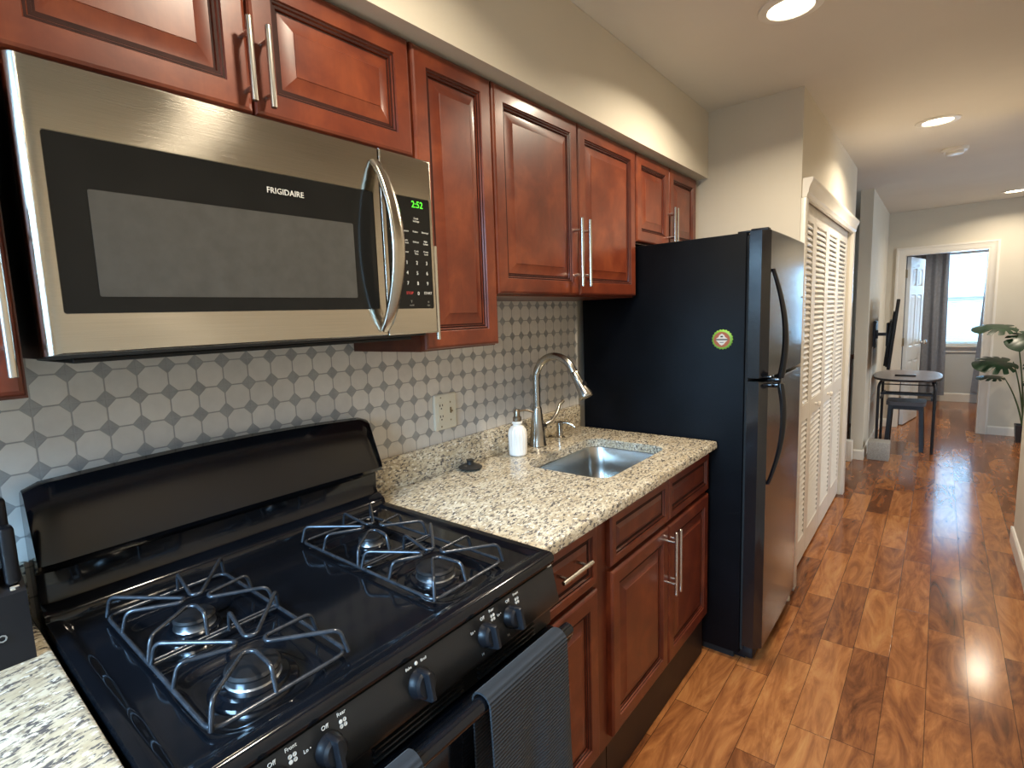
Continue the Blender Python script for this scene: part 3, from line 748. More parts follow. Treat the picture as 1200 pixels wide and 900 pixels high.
def kmark(y, z=.858, front=True, left=True):
    text(cpn, 'panel_print', 'Off', MP(y-.001, z+.029), .0085, M_print, depth=.0002)
    text(cpn, 'panel_print', 'Lo •', MP(y-.030, z+.017), .0070, M_print, depth=.0002)
    text(cpn, 'panel_print', 'Hi', MP(y-.016, z-.028), .0070, M_dim, depth=.0002)
    text(cpn, 'panel_print', 'Front' if front else 'Rear', MP(y+.026, z+.033), .0075, M_print, depth=.0002)
    bm = B()
    idx = {(True, True): 2, (False, True): 0, (True, False): 3, (False, False): 1}[(front, left)]
    for q, (du, dv) in enumerate(((-.003, .022), (.0035, .022), (-.003, .0155), (.0035, .0155))):
        c = MP(y+.026+du, z+dv+.001) @ Vector((0, 0, .0001))
        if q == idx: lathe(bm, [(.0028, 0), (.0028, .0004), (0, .0004)], c, pn, seg=12)
        else:
            lathe(bm, [(.0028, 0), (.0028, .0004), (.0022, .0004), (.0022, 0)], c, pn, seg=12)
    link('burner_symbol', bm, M_print, cpn)
for (y, f_, l_) in ((-.655, True, True), (-.578, False, True), (-.247, False, False), (-.172, True, False)):
    knob(y); kmark(y, front=f_, left=l_)
knob(-.411, r=.023)
for s, du in (('Bake', -.016), ('Broil', .016)): text(cpn, 'panel_print', s, MP(-.411+du, .888), .0065, M_print, depth=.0002)
bm = B(); lathe(bm, [(.003, 0), (.003, .0008), (0, .001)], MP(-.411, .889) @ Vector((0, 0, 0)), pn, seg=12); link('pilot_light', bm, M_print, cpn)
# vent strip with louvres
bm = B(); bx(bm, .655, GY0+.006, .765, .668, GY1-.006, .814)
for (a, b) in ((-.70, -.54), (-.50, -.30), (-.26, -.08)):
    for k in range(4): bx(bm, .668, a, .772+k*.010, .6745, b, .776+k*.010, .001)
link('vent', bm, M_panel, gs, smooth=30)
# oven door
bm = B(); bx(bm, .656, GY0+.006, .15, .700, GY1-.006, .760, .006, 3); od = link('oven_door', bm, M_enamel, gs, smooth=35)
bm = B(); prism(bm, rrect(.56, .30, .012, 5, .383, .30), .0002, .0012, FX(.700, GY0, .12)); link('window_glass', bm, M_black_glass, od)
bm = B(); tube(bm, [(.735, -.735, .792), (.735, -.05, .792)], .0135, 18)
for y in (-.735, -.05): tube(bm, rounded([(.735, y, .792), (.728, y, .770), (.698, y, .742)], .02), .012, 12)
link('handle', bm, M_enamel, od, smooth=50)
bm = B(); bx(bm, .656, GY0+.006, .02, .696, GY1-.006, .144, .005); link('storage_drawer', bm, M_enamel, gs, smooth=35)
# burners
for i, (bx_, by_, br) in enumerate(BURN):
    c = (bx_, by_, .9085); k = br/.05
    bm = B(); lathe(bm, [(.064*k, 0), (.062*k, .004), (.052*k, .0075), (.050*k, .012), (.040*k, .0135), (.036*k, .0136)], c, seg=40); pan = link('burner_bowl', bm, M_enamel, gs, smooth=40)
    bm = B(); lathe(bm, [(.040*k, .0137), (.038*k, .016), (.0385*k, .0262), (.0, .0262)], c, seg=40)
    bb = link('burner', bm, M_alu, gs, smooth=40)
    bm = B(); lathe(bm, [(.0395*k, .0264), (.0395*k, .0290), (.036*k, .0325), (.020*k, .034), (.0, .0345)], c, seg=36); link('burner_cap', bm, M_cap, bb)
    bm = B(); lathe(bm, [(.003, .009), (.003, .024), (0, .025)], (c[0]-.045*k, c[1]+.02*k, c[2]), seg=10); link('igniter', bm, M_plate, bb)

# grates
def grate(label, x0, x1, y0, y1, cs):
    t_ = thing('burner_grate', label, 'burner grate', ((x0+x1)/2, (y0+y1)/2, .927), 'wire grates on the stove')
    zf, zt, r = .9285, .9655, .0035
    bm = B(); tube(bm, rounded([(x0, y0, zf), (x1, y0, zf), (x1, y1, zf), (x0, y1, zf)], .022, True), r, 10, closed=True)
    xm = (x0+x1)/2
    for s in (-1, 1): tube(bm, [(xm+s*.005, y0, zf), (xm+s*.005, y1, zf)], r*.8, 8)
    link('frame', bm, M_iron, t_, smooth=60)
    bm = B(); d_ = .0
    for ci, (cx_, cy_) in enumerate(cs):
        xa, xb = (x0, xm-.006) if ci == 0 else (xm+.006, x1)
        ya, yb = y0, y1
        # pinwheel of four V fingers, each from a corner to the middle of the next side
        segs = [((xa, ya), (xa*.5+xb*.5-.02, ya)), ((xb, ya), (xb, ya*.5+yb*.5-.015)), ((xb, yb), (xa*.5+xb*.5+.02, yb)), ((xa, yb), (xa, ya*.5+yb*.5+.015))]
        for (ax_, ay_), (mx_, my_) in segs:
            c = Vector((cx_, cy_, zt)); A = Vector((ax_, ay_, zf)); Mx = Vector((mx_, my_, zf))
            dr_ = ((A+Mx)/2 - c); dr_.z = 0; tip = c + dr_.normalized()*.021
            def lift(p, k=.010): q = p + (Vector((cx_, cy_, p.z)) - p).normalized()*k; return Vector((q.x, q.y, zt))
            pp = dr_.normalized().cross(Vector((0, 0, 1)))*.0080
            if pp.dot(A - Mx) < 0: pp = -pp
            tube(bm, rounded([A, lift(A), tip + pp, tip - pp, lift(Mx), Mx], .012, n=6), r, 9)
    link('fingers', bm, M_iron, t_, smooth=60)
    return t_
grate('black wire double grate over the two left burners', .180, .615, -.700, -.493, [(.326, -.602), (.530, -.604)])
grate('black wire double grate over the two right burners, nearest the worktop with the sink', .175, .617, -.308, -.108, [(.316, -.210), (.532, -.228)])

# towels over the oven handle
def towel(label, y0, y1, zf, zb, ph):
    bm = B(); c = (.735, .792); r = .0175; P = []
    n1 = 26
    for k in range(n1+1): P.append((c[0]+r+.010*(1-k/n1)**1.0*.9, zf + (c[1]-zf)*k/n1, 1-k/n1))
    for k in range(1, 12): a = PI*k/12; P.append((c[0]+r*math.cos(a), c[1]+r*math.sin(a), 0))
    for k in range(n1+1): P.append((c[0]-r, c[1] + (zb-c[1])*k/n1, k/n1*.4))
    NJ = 44; F = []; Bk = []
    for j in range(NJ+1):
        s = j/NJ; y = y0 + (y1-y0)*s
        row = []
        for (x, z, w) in P:
            wv = (math.sin(s*9+ph)*.006 + math.sin(s*21+ph*2)*.0025)*w
            row.append(Vector((x + wv + .003*w, y + .004*math.sin(z*17+ph)*w, z)))
        F.append(row)
    # thickness: offset rows outward
    th = .0035
    top = []; bot = []
    for row in F:
        T_, N_ = [], []
        a = []; b = []
        for i, p in enumerate(row):
            t2 = (row[min(i+1, len(row)-1)] - row[max(i-1, 0)]).normalized(); nn = Vector((t2.z, 0, -t2.x))
            a.append(bm.verts.new(p)); b.append(bm.verts.new(p + nn*th))
        top.append(a); bot.append(b)
    n = len(P)
    for j in range(NJ):
        for i in range(n-1):
            bm.faces.new((top[j][i], top[j+1][i], top[j+1][i+1], top[j][i+1])); bm.faces.new((bot[j][i], bot[j][i+1], bot[j+1][i+1], bot[j+1][i]))
        for i in (0, n-1): bm.faces.new((top[j][i], bot[j][i], bot[j+1][i], top[j+1][i]))
    for j in (0, NJ):
        for i in range(n-1): bm.faces.new((top[j][i], top[j][i+1], bot[j][i+1], bot[j][i]))
    o = link('dish_towel', bm, M_towel, None, (.735, (y0+y1)/2, .792), smooth=60)
    return tag(o, label, 'towel', 'towels on the oven handle')
towel('ribbed charcoal dish towel hanging at the right end of the oven handle', -.325, -.088, .36, .45, .5)
towel('dark dish towel on the oven handle, cut by the bottom edge of the photo', -.66, -.475, .38, .45, 2.1)

# ------------------------------------------------------------------ knife block
kb = thing('knife_block', 'black knife block full of black-handled knives left of the stove', 'knife block', (.13, -.87, Z0))
bm = B(); loops(bm, [[(.060, y, Z0), (.198, y, Z0), (.193, y, 1.028), (.150, y, 1.060), (.062, y, 1.060)] for y in (-.955, -.803)]); link('block', bm, M_plastic, kb, smooth=0)
text(kb, 'logo_print', 'co', FX(.1985, -.846, .966), .026, M_dim, depth=.0003)
for i in range(4):
    for j in range(2):
        y = -.816 - i*.028; x = .176 - j*.050; zb_ = 1.030 if j == 0 else 1.061
        zt_ = zb_ + (.105 if j == 0 else .11)
        kn = thing('kitchen_knife', 'black handled knife standing in the %s row of the block%s' % ('front' if j == 0 else 'rear', (', nearest the stove', ', second from the stove', ', third from the stove', ', farthest from the stove')[i]), 'knife', (x, y, zb_), 'knives in the block')
        bm = B(); bx(bm, x-.012, y-.0100, zb_+.010, x+.013, y+.0100, zt_, .006, 3, M=I4); link('grip', bm, M_plastic, kn)
        bm = B(); bx(bm, x-.008, y-.0065, zb_+.001, x+.0135, y+.0065, zb_+.0095, .002); bo = link('bolster', bm, M_chrome, kn)

# ------------------------------------------------------------------ fridge
fg = thing('fridge', 'black top-freezer fridge with textured side panel', 'fridge', (.43, 1.585, 0))
FY0, FY1, FZ = 1.258, 1.914, 1.7086
bm = B(); bx(bm, .035, FY0, .035, .7255, FY1, FZ, .004, 2); link('body', bm, M_fridge, fg, smooth=30)
bm = B(); bx(bm, .7257, FY0+.012, .05, .7355, FY1-.012, FZ-.012); link('gasket', bm, M_dark, fg, smooth=0)
def fr_door(z0, z1):
    bm = B(); rings = []
    prof = []
    w = FY1 - FY0
    def pt(i, n):
        return [(i, n)]
    for (i, x) in ((0, .736), (0, .775), (.003, .788), (.010, .797), (.022, .802)):
        rings.append([(x, FY0+i, z0+min(i, .006)), (x, FY1-i, z0+min(i, .006)), (x, FY1-i, z1-min(i, .006)), (x, FY0+i, z1-min(i, .006))])
    # gentle crown of the front face
    M_ = 10; 
    R = loops(bm, rings, cap1=False)
    a = R[-1]
    return bm, a
def crowned(z0, z1, name):
    bm = B(); N = 28; cols = []
    for k in range(N+1):
        s = k/N; y = FY0 + (FY1-FY0)*s; e_ = min(s, 1-s)*(FY1-FY0)
        x = .803 + .004*(1-(2*s-1)**2)
        if e_ < .022: x -= .026*(1-math.sqrt(max(0, 1-(1-e_/.022)**2)))
        cols.append((x, y))
    poly = [(.736, FY0)] + cols + [(.736, FY1)]
    rings = []
    for (z, sh) in ((z0, .004), (z0+.004, 0), (z1-.004, 0), (z1, .004)):
        rings.append([(x-(sh if x > .74 else 0), y, z) for x, y in poly])
    loops(bm, rings); return link(name, bm, M_fridge_door, fg, smooth=35)
d1 = crowned(1.166, 1.712, 'freezer_door'); d2 = crowned(.075, 1.154, 'fridge_door')
def fridge_handle(par, z0, z1, flip, flip2=False):
    bm = B(); rings = []; yh = FY0 + .034
    for k in range(29):
        s = k/28; u = s if not flip else 1-s
        z = z0 + (z1-z0)*s
        bow = math.sin(PI*min(1, .08+u*.92*.80))**.8 if u < 1 else math.sin(PI*.816)**.8
        x = .800 + .056*math.sin(PI*(.04+.70*u))**.9
        w_ = .007 + .014*math.sin(PI*(.08+.7*u)); th = .0075 + .005*u
        rings.append([(x + th*math.sin(2*PI*a/12), yh + w_*math.cos(2*PI*a/12), z) for a in range(12)])
    loops(bm, rings)
    ze = z1 if not flip else z0
    xe = .800 + .056*math.sin(PI*.74)**.9
    bx(bm, .798, yh-.014, min(ze, ze-.016*(1 if not flip else -1)), xe+.004, yh+.014, max(ze, ze-.016*(1 if not flip else -1)), .003)
    bx(bm, .790, FY0+.001, ze-.012 if flip2 else ze, .822, yh, ze if flip2 else ze+.010, .003)
    link('handle', bm, M_enamel, par, smooth=50)
fridge_handle(d1, 1.570, 1.168, False)
fridge_handle(d2, .755, 1.148, False, True)
bm = B(); bx(bm, .690, FY0+.03, .012, .770, FY1-.03, .066, .004); link('kick_grille', bm, M_plastic, fg)
bm = B(); bx(bm, .03, FY0+.02, .0, .70, FY1-.02, .034); link('base', bm, M_dark, fg, smooth=0)
bm = B(); bx(bm, .735, FY0+.015, FZ+.0005, .795, FY0+.05, FZ+.012, .003); bx(bm, .69, FY0+.015, FZ+.0005, .735, FY0+.05, FZ+.008, .002); link('hinge_cover', bm, M_plastic, fg)
bm = B(); lathe(bm, [(.014, 0), (.014, .02), (.009, .03), (0, .031)], (.775, FY1-.02, .001), seg=16); ft = link('levelling_foot', bm, M_plate, fg); ft['label'] = 'small pale levelling foot'
bm = B(); lathe(bm, [(.006, 0), (.006, .003), (0, .004)], (.804, FY1-.045, 1.47), (1, 0, 0), seg=14); link('badge', bm, M_chrome, fg)
bm = B(); bx(bm, .7, 1.30, .0, .74, 1.335, .034); link('levelling_foot', bm, M_plastic, fg)
# bottle cap magnet
mg = thing('bottle_cap_magnet', 'green and orange bottle cap magnet on the black fridge side', 'magnet', (.6455, FY0, 1.314))
M_g = simple('lime_green', (.20, .42, .05), .4, 0); M_o = simple('orange_ring', (.42, .105, .03), .4, 0); M_w = simple('cream_label', (.75, .70, .60), .5, 0)
MM = FNY(.6455, FY0-.0005, 1.314) @ Matrix.Diagonal((2, 2, 1.3, 1))
def star(r0, r1, n): return [((r0 if k % 2 else r1)*math.cos(PI*k/n), (r0 if k % 2 else r1)*math.sin(PI*k/n)) for k in range(2*n)]
bm = B(); loops(bm, [[(a, b, 0) for a, b in star(.0182, .0202, 21)], [(a, b, .003) for a, b in star(.0178, .0192, 21)], [(a, b, .0055) for a, b in star(.0155, .0155, 21)]], M=MM); link('cap', bm, M_g, mg)
bm = B(); lathe(bm, [(.0150, .0056), (.0150, .0060), (0, .0060)], (0, 0, 0), (0, 0, 1), seg=30, M=MM); link('ring', bm, M_o, mg)
dm = [(.0, .0115), (.0045, .0085), (.0060, .0050), (.0105, .0015), (.0105, -.0015), (.0060, -.0060), (.0040, -.0090), (0, -.0115)]
bm = B(); prism(bm, dm + [(-a, b) for a, b in dm[::-1][1:-1]], .0061, .0066, MM); link('label_patch', bm, M_w, mg, smooth=0)
bm = B(); bx(bm, -.0110, -.0012, .0067, .0110, .0012, .0071, M=MM); bx(bm, -.0022, .0045, .0067, .0022, .0072, .0071, M=MM); bx(bm, -.0035, -.0060, .0067, .0035, -.0050, .0071, M=MM); link('lettering', bm, M_hole, mg, smooth=0)

# ------------------------------------------------------------------ closet doors (two bifold pairs)
PW = (OY1-OY0)/4
def louver_panel(root, y0, y1):
    xb, xf, z0, z1 = .722, .750, .015, OZ-.006
    bm = B(); s = .052
    bx(bm, xb, y0, z0, xf, y0+s, z1, .002); bx(bm, xb, y1-s, z0, xf, y1, z1, .002)
    zm = .86
    for (a, b) in ((z0, z0+.13), (zm-.045, zm+.045), (z1-.085, z1)): bx(bm, xb, y0+s-.001, a, xf, y1-s+.001, b)
    for (a, b) in ((z0+.13, zm-.045), (zm+.045, z1-.085)):
        n = int(round((b-a)/.0300)); st_ = (b-a)/n
        for k in range(n):
            z = a + (k+.5)*st_
            loops(bm, [[(xb+.002, y, z+.019), (xb+.006, y, z+.0245), (xf-.001, y, z-.0085), (xf-.004, y, z-.0155)] for y in (y0+s-.004, y1-s+.004)])
    return link('louvered_panel', bm, M_louver, root, smooth=0)
for q in range(2):
    r = struct_root('door_%d' % (q+1), (.74, OY0 + PW*(1+2*q), .012))
    a = louver_panel(r, OY0+.003 + 2*q*PW, OY0 + PW*(2*q+1)-.0015); b = louver_panel(r, OY0 + PW*(2*q+1)+.0015, OY0 + PW*(2*q+2)-.003)
    pk, yk = (b, OY0+PW*1.42) if q == 0 else (a, OY0+PW*2.45)
    bm = B(); lathe(bm, [(.008, 0), (.007, .012), (.015, .018), (.016, .024), (.011, .030), (0, .031)], (.750, yk, .862), (1, 0, 0), seg=18); link('knob', bm, M_white, pk)
# small white fittings at the foot of the closet casing
# ------------------------------------------------------------------ bedroom door
def six_panel(root, L, H, M, th=.034):
    bm = B()
    cols = [(.10, L*.5-.045), (L*.5+.045, L-.10)]; rows = [(.20, .74), (.90, 1.50), (1.60, H-.12)]
    us = sorted({0, L, *[a for c in cols for a in c]}); vs = sorted({0, H, *[a for r_ in rows for a in r_]})
    for side_ in (1, -1):
        n0 = th/2*side_
        V = {(i, j): bm.verts.new(M @ Vector((u, v, n0))) for i, u in enumerate(us) for j, v in enumerate(vs)}
        for i in range(len(us)-1):
            for j in range(len(vs)-1):
                q = [V[i, j], V[i+1, j], V[i+1, j+1], V[i, j+1]]
                isP = any(abs(us[i]-c[0]) < 1e-6 for c in cols) and any(abs(vs[j]-r_[0]) < 1e-6 for r_ in rows)
                if not isP: bm.faces.new(q); continue
                a, b, c, d = us[i], us[i+1], vs[j], vs[j+1]; prevr = q
                for (ins, dep) in ((.008, .008), (.016, .008), (.034, .002)):
                    cur = [bm.verts.new(M @ Vector((x, y, n0 - dep*side_))) for x, y in ((a+ins, c+ins), (b-ins, c+ins), (b-ins, d-ins), (a+ins, d-ins))]
                    for k in range(4): bm.faces.new((prevr[k], prevr[(k+1) % 4], cur[(k+1) % 4], cur[k]))
                    prevr = cur
                bm.faces.new(prevr)
    e0 = [(0, 0), (L, 0), (L, H), (0, H)]
    for k in range(4):
        p, q = e0[k], e0[(k+1) % 4]
        bm.faces.new([bm.verts.new(M @ Vector((a[0], a[1], n))) for a, n in ((p, -th/2), (q, -th/2), (q, th/2), (p, th/2))])
    bmesh.ops.remove_doubles(bm, verts=bm.verts, dist=.0004)
    return link('leaf', bm, M_doorw, root, smooth=0)
hx, hy = DX0+.040, BY+.130; ang = math.radians(80.5)
dirv = Vector((math.cos(ang), math.sin(ang), 0)); nrm = Vector((math.sin(ang), -math.cos(ang), 0))
br_ = struct_root('door_3', (hx, hy, .01))
MDr = T3((hx, hy, .012), dirv, (0, 0, 1), nrm)
leaf = six_panel(br_, .665, 1.92, MDr)
for s in (1, -1):
    bm = B(); lathe(bm, [(.028, 0), (.028, .005), (.010, .010), (.010, .030), (.024, .040), (.026, .052), (.018, .064), (0, .067)], MDr @ Vector((.605, .93, s*.0172)), nrm*s, seg=24); k_ = link('door_knob', bm, M_chrome, leaf)
for z in (.25, .93, 1.70):
    bm = B(); bx(bm, DX0+.0145, BY+.03, z, DX0+.019, BY+.12, z+.09); tube(bm, [(DX0+.024, BY+.126, z), (DX0+.024, BY+.126, z+.09)], .006, 10); hg = link('hinge', bm, M_brass, br_)
# curtains
def curtain(name, label, top, bottom, ztop, zbot, y, folds, amp, ph=0):
    bm = B(); NU, NV = folds*10, 26; G1 = []; G2 = []
    for i in range(NV+1):
        v = i/NV; z = ztop + (zbot-ztop)*v; xa = top[0] + (bottom[0]-top[0])*v**1.3; xb_ = top[1] + (bottom[1]-top[1])*v**1.3
        r1 = []; r2 = []
        for j in range(NU+1):
            s = j/NU; a = amp*(.7+.3*math.sin(v*4+j*.3))
            yy = y + a*math.sin(2*PI*folds*s + ph + .5*math.sin(v*3)); x = xa + (xb_-xa)*s
            r1.append(bm.verts.new((x, yy, z))); r2.append(bm.verts.new((x, yy+.003, z)))
        G1.append(r1); G2.append(r2)
    for i in range(NV):
        for j in range(NU):
            bm.faces.new((G1[i][j], G1[i][j+1], G1[i+1][j+1], G1[i+1][j])); bm.faces.new((G2[i][j], G2[i+1][j], G2[i+1][j+1], G2[i][j+1]))
        for j in (0, NU): bm.faces.new((G1[i][j], G1[i+1][j], G2[i+1][j], G2[i][j]))
    for i in (0, NV):
        for j in range(NU): bm.faces.new((G1[i][j], G2[i][j], G2[i][j+1], G1[i][j+1]))
    o = link(name, bm, M_curtain, None, ((top[0]+top[1])/2, y, ztop), smooth=60)
    return tag(o, label, 'curtain', 'grey curtains at the bedroom window')
curtain('curtain', 'wide grey curtain hanging left of the bedroom window', (.80, 1.335), (.80, 1.365), 2.20, .10, 8.98, 5, .035)
curtain('curtain', 'narrow grey curtain hanging right of the bedroom window, partly cut by the door frame', (1.725, 2.15), (1.635, 2.15), 2.20, .17, 8.96, 4, .03, 1.0)
bm = B(); tube(bm, [(.70, 8.975, 2.235), (2.25, 8.975, 2.235)], .011, 12); lathe(bm, [(0, 0), (.02, .01), (.02, .03), (0, .04)], (2.25, 8.975, 2.235), (1, 0, 0), seg=14)
for x in (.72, 2.22): bx(bm, x-.01, 8.975, 2.225, x+.01, WY, 2.245)
tag(link('curtain_rod', bm, M_blackmetal, None, (1.5, 8.975, 2.235)), 'dark curtain rod above the bedroom window', 'curtain rod')

# ------------------------------------------------------------------ television
tv = thing('television', 'black flat television on a wall arm, seen almost edge-on', 'television', (JX, 5.55, 1.13))
tc = Vector((.945, 5.55, 1.145)); ya = math.radians(3.0); dY = Vector((-math.sin(ya), math.cos(ya), 0)); tilt = math.radians(4.5)
nrm_ = Vector((math.cos(ya)*math.cos(tilt), math.sin(ya)*math.cos(tilt), -math.sin(tilt))); vv_ = nrm_.cross(dY).normalized()
if vv_.z < 0: vv_ = -vv_
MT = T3(tc, dY, vv_, nrm_)
bm = B(); bx(bm, -.48, -.315, -.012, .48, .315, .012, .004, M=MT)
for (a, b, n) in ((.40, .20, .024), (.30, .12, .040)): bx(bm, -a, -.300, -n, a, b, -.0125, .004, M=MT)
link('housing', bm, M_plastic, tv, smooth=30)
bm = B(); bx(bm, -.47, -.300, .0122, .47, .305, .013, M=MT); link('screen', bm, M_black_glass, tv, smooth=0)
bm = B(); bx(bm, JX+.001, 5.46, 1.00, JX+.022, 5.64, 1.26, .003); bx(bm, JX+.022, 5.53, 1.09, JX+.035, 5.57, 1.17); bx(bm, .83, 5.535, 1.115, .905, 5.565, 1.145); bx(bm, .895, 5.45, 1.02, .908, 5.65, 1.24, .002); link('wall_bracket', bm, M_blackmetal, tv, smooth=0)
bm = B(); tube(bm, rounded([(.803, 5.36, 1.02), (.803, 5.36, .85), (.803, 5.34, .70), (.803, 5.30, .45), (.803, 5.34, .30)], .06), .004, 8); tag(link('cable', bm, M_white, None, (.81, 5.45, .3), smooth=60), 'pale cable hanging down the wall below the television', 'cable')

# ------------------------------------------------------------------ bistro table and stool
tb = thing('bistro_table', 'small grey-topped oval table with black metal legs below the television', 'table', (1.06, 5.75, 0))
bm = B(); el_ = [(1.062 + .262*math.copysign(abs(math.cos(2*PI*k/56))**.72, math.cos(2*PI*k/56)), 5.78 + .46*math.copysign(abs(math.sin(2*PI*k/56))**.72, math.sin(2*PI*k/56))) for k in range(56)]
def scl(k): return [(1.062 + (x-1.062)*k, 5.78 + (y-5.78)*k) for x, y in el_]
loops(bm, [[(x, y, z) for x, y in scl(k)] for k, z in ((.985, .695), (1, .699), (1, .715), (.99, .7195))]); link('tabletop', bm, [M_tabletop], tb, smooth=30)
bm = B(); loops(bm, [[(x, y, z) for x, y in scl(k)] for k, z in ((1.002, .698), (1.004, .700), (1.004, .713), (1.002, .7145))], cap0=False, cap1=False); link('edge_band', bm, M_blackmetal, tb, smooth=30)
for (xa, xb_, y) in ((.855, .885, 5.52), (1.275, 1.245, 5.52), (.855, .885, 6.05), (1.275, 1.245, 6.05)):
    bm = B(); tube(bm, rounded([(xb_, y+.10, .694), (xb_, y+.04, .694), (xa-(.0), y, .64), (xa, y, 0.001)], .05), .0125, 10); link('leg', bm, M_blackmetal, tb, smooth=60)
bm = B()
for (z, r) in ((.62, .006), (.585, .006), (.50, .012)):
    tube(bm, [(.86, 6.05, z), (1.27, 6.05, z)], r, 8)
bx(bm, .868, 5.53, .50, .882, 6.04, .525); bx(bm, 1.248, 5.53, .50, 1.262, 6.04, .525); bx(bm, .87, 5.535, .545, 1.262, 5.548, .565)
link('rails', bm, M_blackmetal, tb, smooth=40)
stl = thing('stool', 'dark grey stool with thick black legs pushed under the small table', 'stool', (1.06, 5.62, 0))
bm = B(); prism(bm, rrect(.30, .30, .04, 4, 0, 0), .44, .475, T3((1.065, 5.70, 0), (1, 0, 0), (0, 1, 0), (0, 0, 1))); link('seat', bm, M_stool, stl, smooth=30)
for sx_ in (-1, 1):
    for sy_ in (-1, 1):
        bm = B(); x0_, y0_ = 1.065+sx_*.115, 5.70+sy_*.115
        loops(bm, [[(x+px_, y+py_, z) for px_, py_ in ((-.017, -.017), (.017, -.017), (.017, .017), (-.017, .017))] for x, y, z in ((x0_, y0_, .4395), (x0_+sx_*.02, y0_+sy_*.02, .001))]); link('leg', bm, M_blackmetal, stl, smooth=0)
for ya_ in (5.575, 5.81): bm = B(); bx(bm, .965, ya_, .40, 1.165, ya_+.015, .4395); link('apron', bm, M_blackmetal, stl, smooth=0)
bm = B(); bx(bm, .97, 5.60, .7198, 1.13, 5.65, .734, .004); tag(link('remote_control', bm, M_plastic, None, (1.05, 5.62, .7198)), 'black remote control lying on the small grey table', 'remote control')
bm = B(); bx(bm, .827, 5.03, .001, .985, 5.20, .168, .004); tag(link('speaker_box', bm, M_fabric_box, None, (.9, 5.12, 0)), 'beige-grey box on the floor at the corner of the wall below the table', 'box')
bm = B(); bx(bm, .655, 4.86, .001, .726, 4.955, .19, .004); tag(link('power_box', bm, M_white, None, (.69, 4.91, 0)), 'small white box on the floor between closet and partition wall', 'box')
# brown railing in the recess behind the closet
rl = thing('stair_railing', 'brown wooden railing glimpsed in the gap behind the closet', 'railing', (.5, 5.9, 0))
bm = B(); bx(bm, .10, 6.30, .82, .695, 6.38, .87, .008); link('handrail', bm, M_brown, rl)
bm = B(); bx(bm, .62, 6.30, .001, .69, 6.37, .8195, .004); link('newel_post', bm, M_brown, rl)
for k in range(5):
    bm = B(); bx(bm, .14+k*.095, 6.32, .001, .17+k*.095, 6.35, .8195); link('baluster', bm, M_brown, rl, smooth=0)

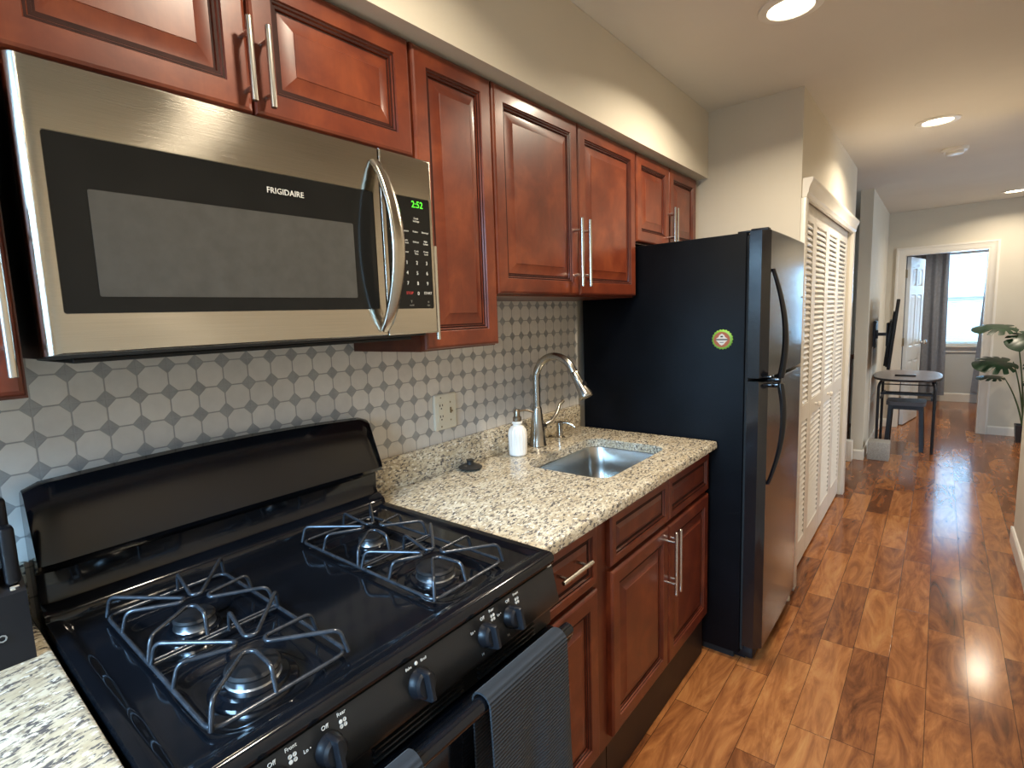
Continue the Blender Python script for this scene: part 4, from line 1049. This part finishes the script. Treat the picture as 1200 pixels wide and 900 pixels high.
# ------------------------------------------------------------------ plant
px0, py0 = 1.965, 6.52
pl = thing('potted_plant', 'artificial monstera plant in a dark square pot at the back wall', 'plant', (px0, py0, 0))
bm = B(); loops(bm, [[(px0+sx_*w_, py0+sy_*w_, z) for sx_, sy_ in ((-1, -1), (1, -1), (1, 1), (-1, 1))] for w_, z in ((.062, .001), (.074, .17), (.066, .17), (.062, .15))]); link('pot', bm, M_pot, pl, smooth=0)
def leaf_mesh(c, d, nrm, L, seed):
    """split monstera leaf: c stem joint, d direction of the tip, nrm up normal"""
    rnd = random.Random(seed); d = Vector(d).normalized(); n = Vector(nrm); n = (n - d*n.dot(d)).normalized(); s = d.cross(n)
    bm = B(); NA, NR = 96, 7; c = Vector(c)
    notch = [math.radians(a) for a in (38, 62, 88, 114, -38, -62, -88, -114)]
    rows = []
    ctr = c + d*L*.34
    for a in range(NA):
        th = 2*PI*a/NA; tt = th if th <= PI else th-2*PI
        r = L*(.50 + .16*math.cos(tt) - .10*math.exp(-((abs(tt)-PI)/.35)**2)*2.2)
        cut = 1
        for q in notch: cut = min(cut, 1 - .48*math.exp(-((tt-q)/.06)**2))
        r *= cut
        rows.append([r*(k/NR) for k in range(1, NR+1)])
    def P(th, r, off):
        u, v = r*math.cos(th), r*math.sin(th)*.92
        z = -(v*v)/L*.55 - (max(u, 0)**2)/L*.45 + .10*abs(v)*(1 if abs(v) < .02 else 1)*.6
        return ctr + d*u + s*v + n*(z+off)
    for off, side_ in ((0, 1), (-.0016, -1)):
        cv = bm.verts.new(P(0, 0, off)); V = [[bm.verts.new(P(2*PI*a/NA, rows[a][k], off)) for k in range(NR)] for a in range(NA)]
        for a in range(NA):
            b = (a+1) % NA
            bm.faces.new((cv, V[a][0], V[b][0]) if side_ > 0 else (cv, V[b][0], V[a][0]))
            for k in range(NR-1):
                f = (V[a][k], V[a][k+1], V[b][k+1], V[b][k]); bm.faces.new(f if side_ > 0 else f[::-1])
        if side_ > 0: rim = [V[a][-1] for a in range(NA)]
        else:
            rim2 = [V[a][-1] for a in range(NA)]
            for a in range(NA): bm.faces.new((rim[a], rim2[a], rim2[(a+1) % NA], rim[(a+1) % NA]))
    return bm
LEAVES = [((1.86, 6.47, 1.14), (-.95, -.25, .10), (.10, -.28, .95), .34),
          ((2.02, 6.44, 1.07), (-.6, -.5, -.2), (-.1, -.75, .65), .30),
          ((1.86, 6.50, .80), (-.80, -.50, .0), (.05, -.50, .86), .34),
          ((1.80, 6.50, .64), (-.95, -.2, .12), (.15, -.15, .97), .22),
          ((1.95, 6.45, .82), (.35, -.6, -.1), (.0, -.75, .65), .26),
          ((2.07, 6.46, .58), (-.5, -.6, .1), (0, -.6, .8), .20),
          ((2.12, 6.46, 1.20), (.8, -.4, .1), (0, -.4, .9), .32),
          ((2.15, 6.46, .85), (.9, -.3, .1), (0, -.4, .9), .30)]
for i, (c, d, n, L) in enumerate(LEAVES):
    link('leaf', leaf_mesh(c, d, n, L, i), M_leaf, pl, smooth=50)
    b0 = Vector((px0 + (c[0]-px0)*.12, py0, .15)); c = Vector(c) + Vector(d).normalized()*L*.06
    m_ = (b0*.45 + c*.55) + Vector(((b0.x-c.x)*.25, 0, .02))
    bm = B(); P_ = [b0*(1-s)**2 + m_*2*s*(1-s) + c*s*s for s in [k/12 for k in range(13)]]
    tube(bm, P_, [.008-.004*k/12 for k in range(13)], 8); link('stem', bm, M_stem, pl, smooth=60)
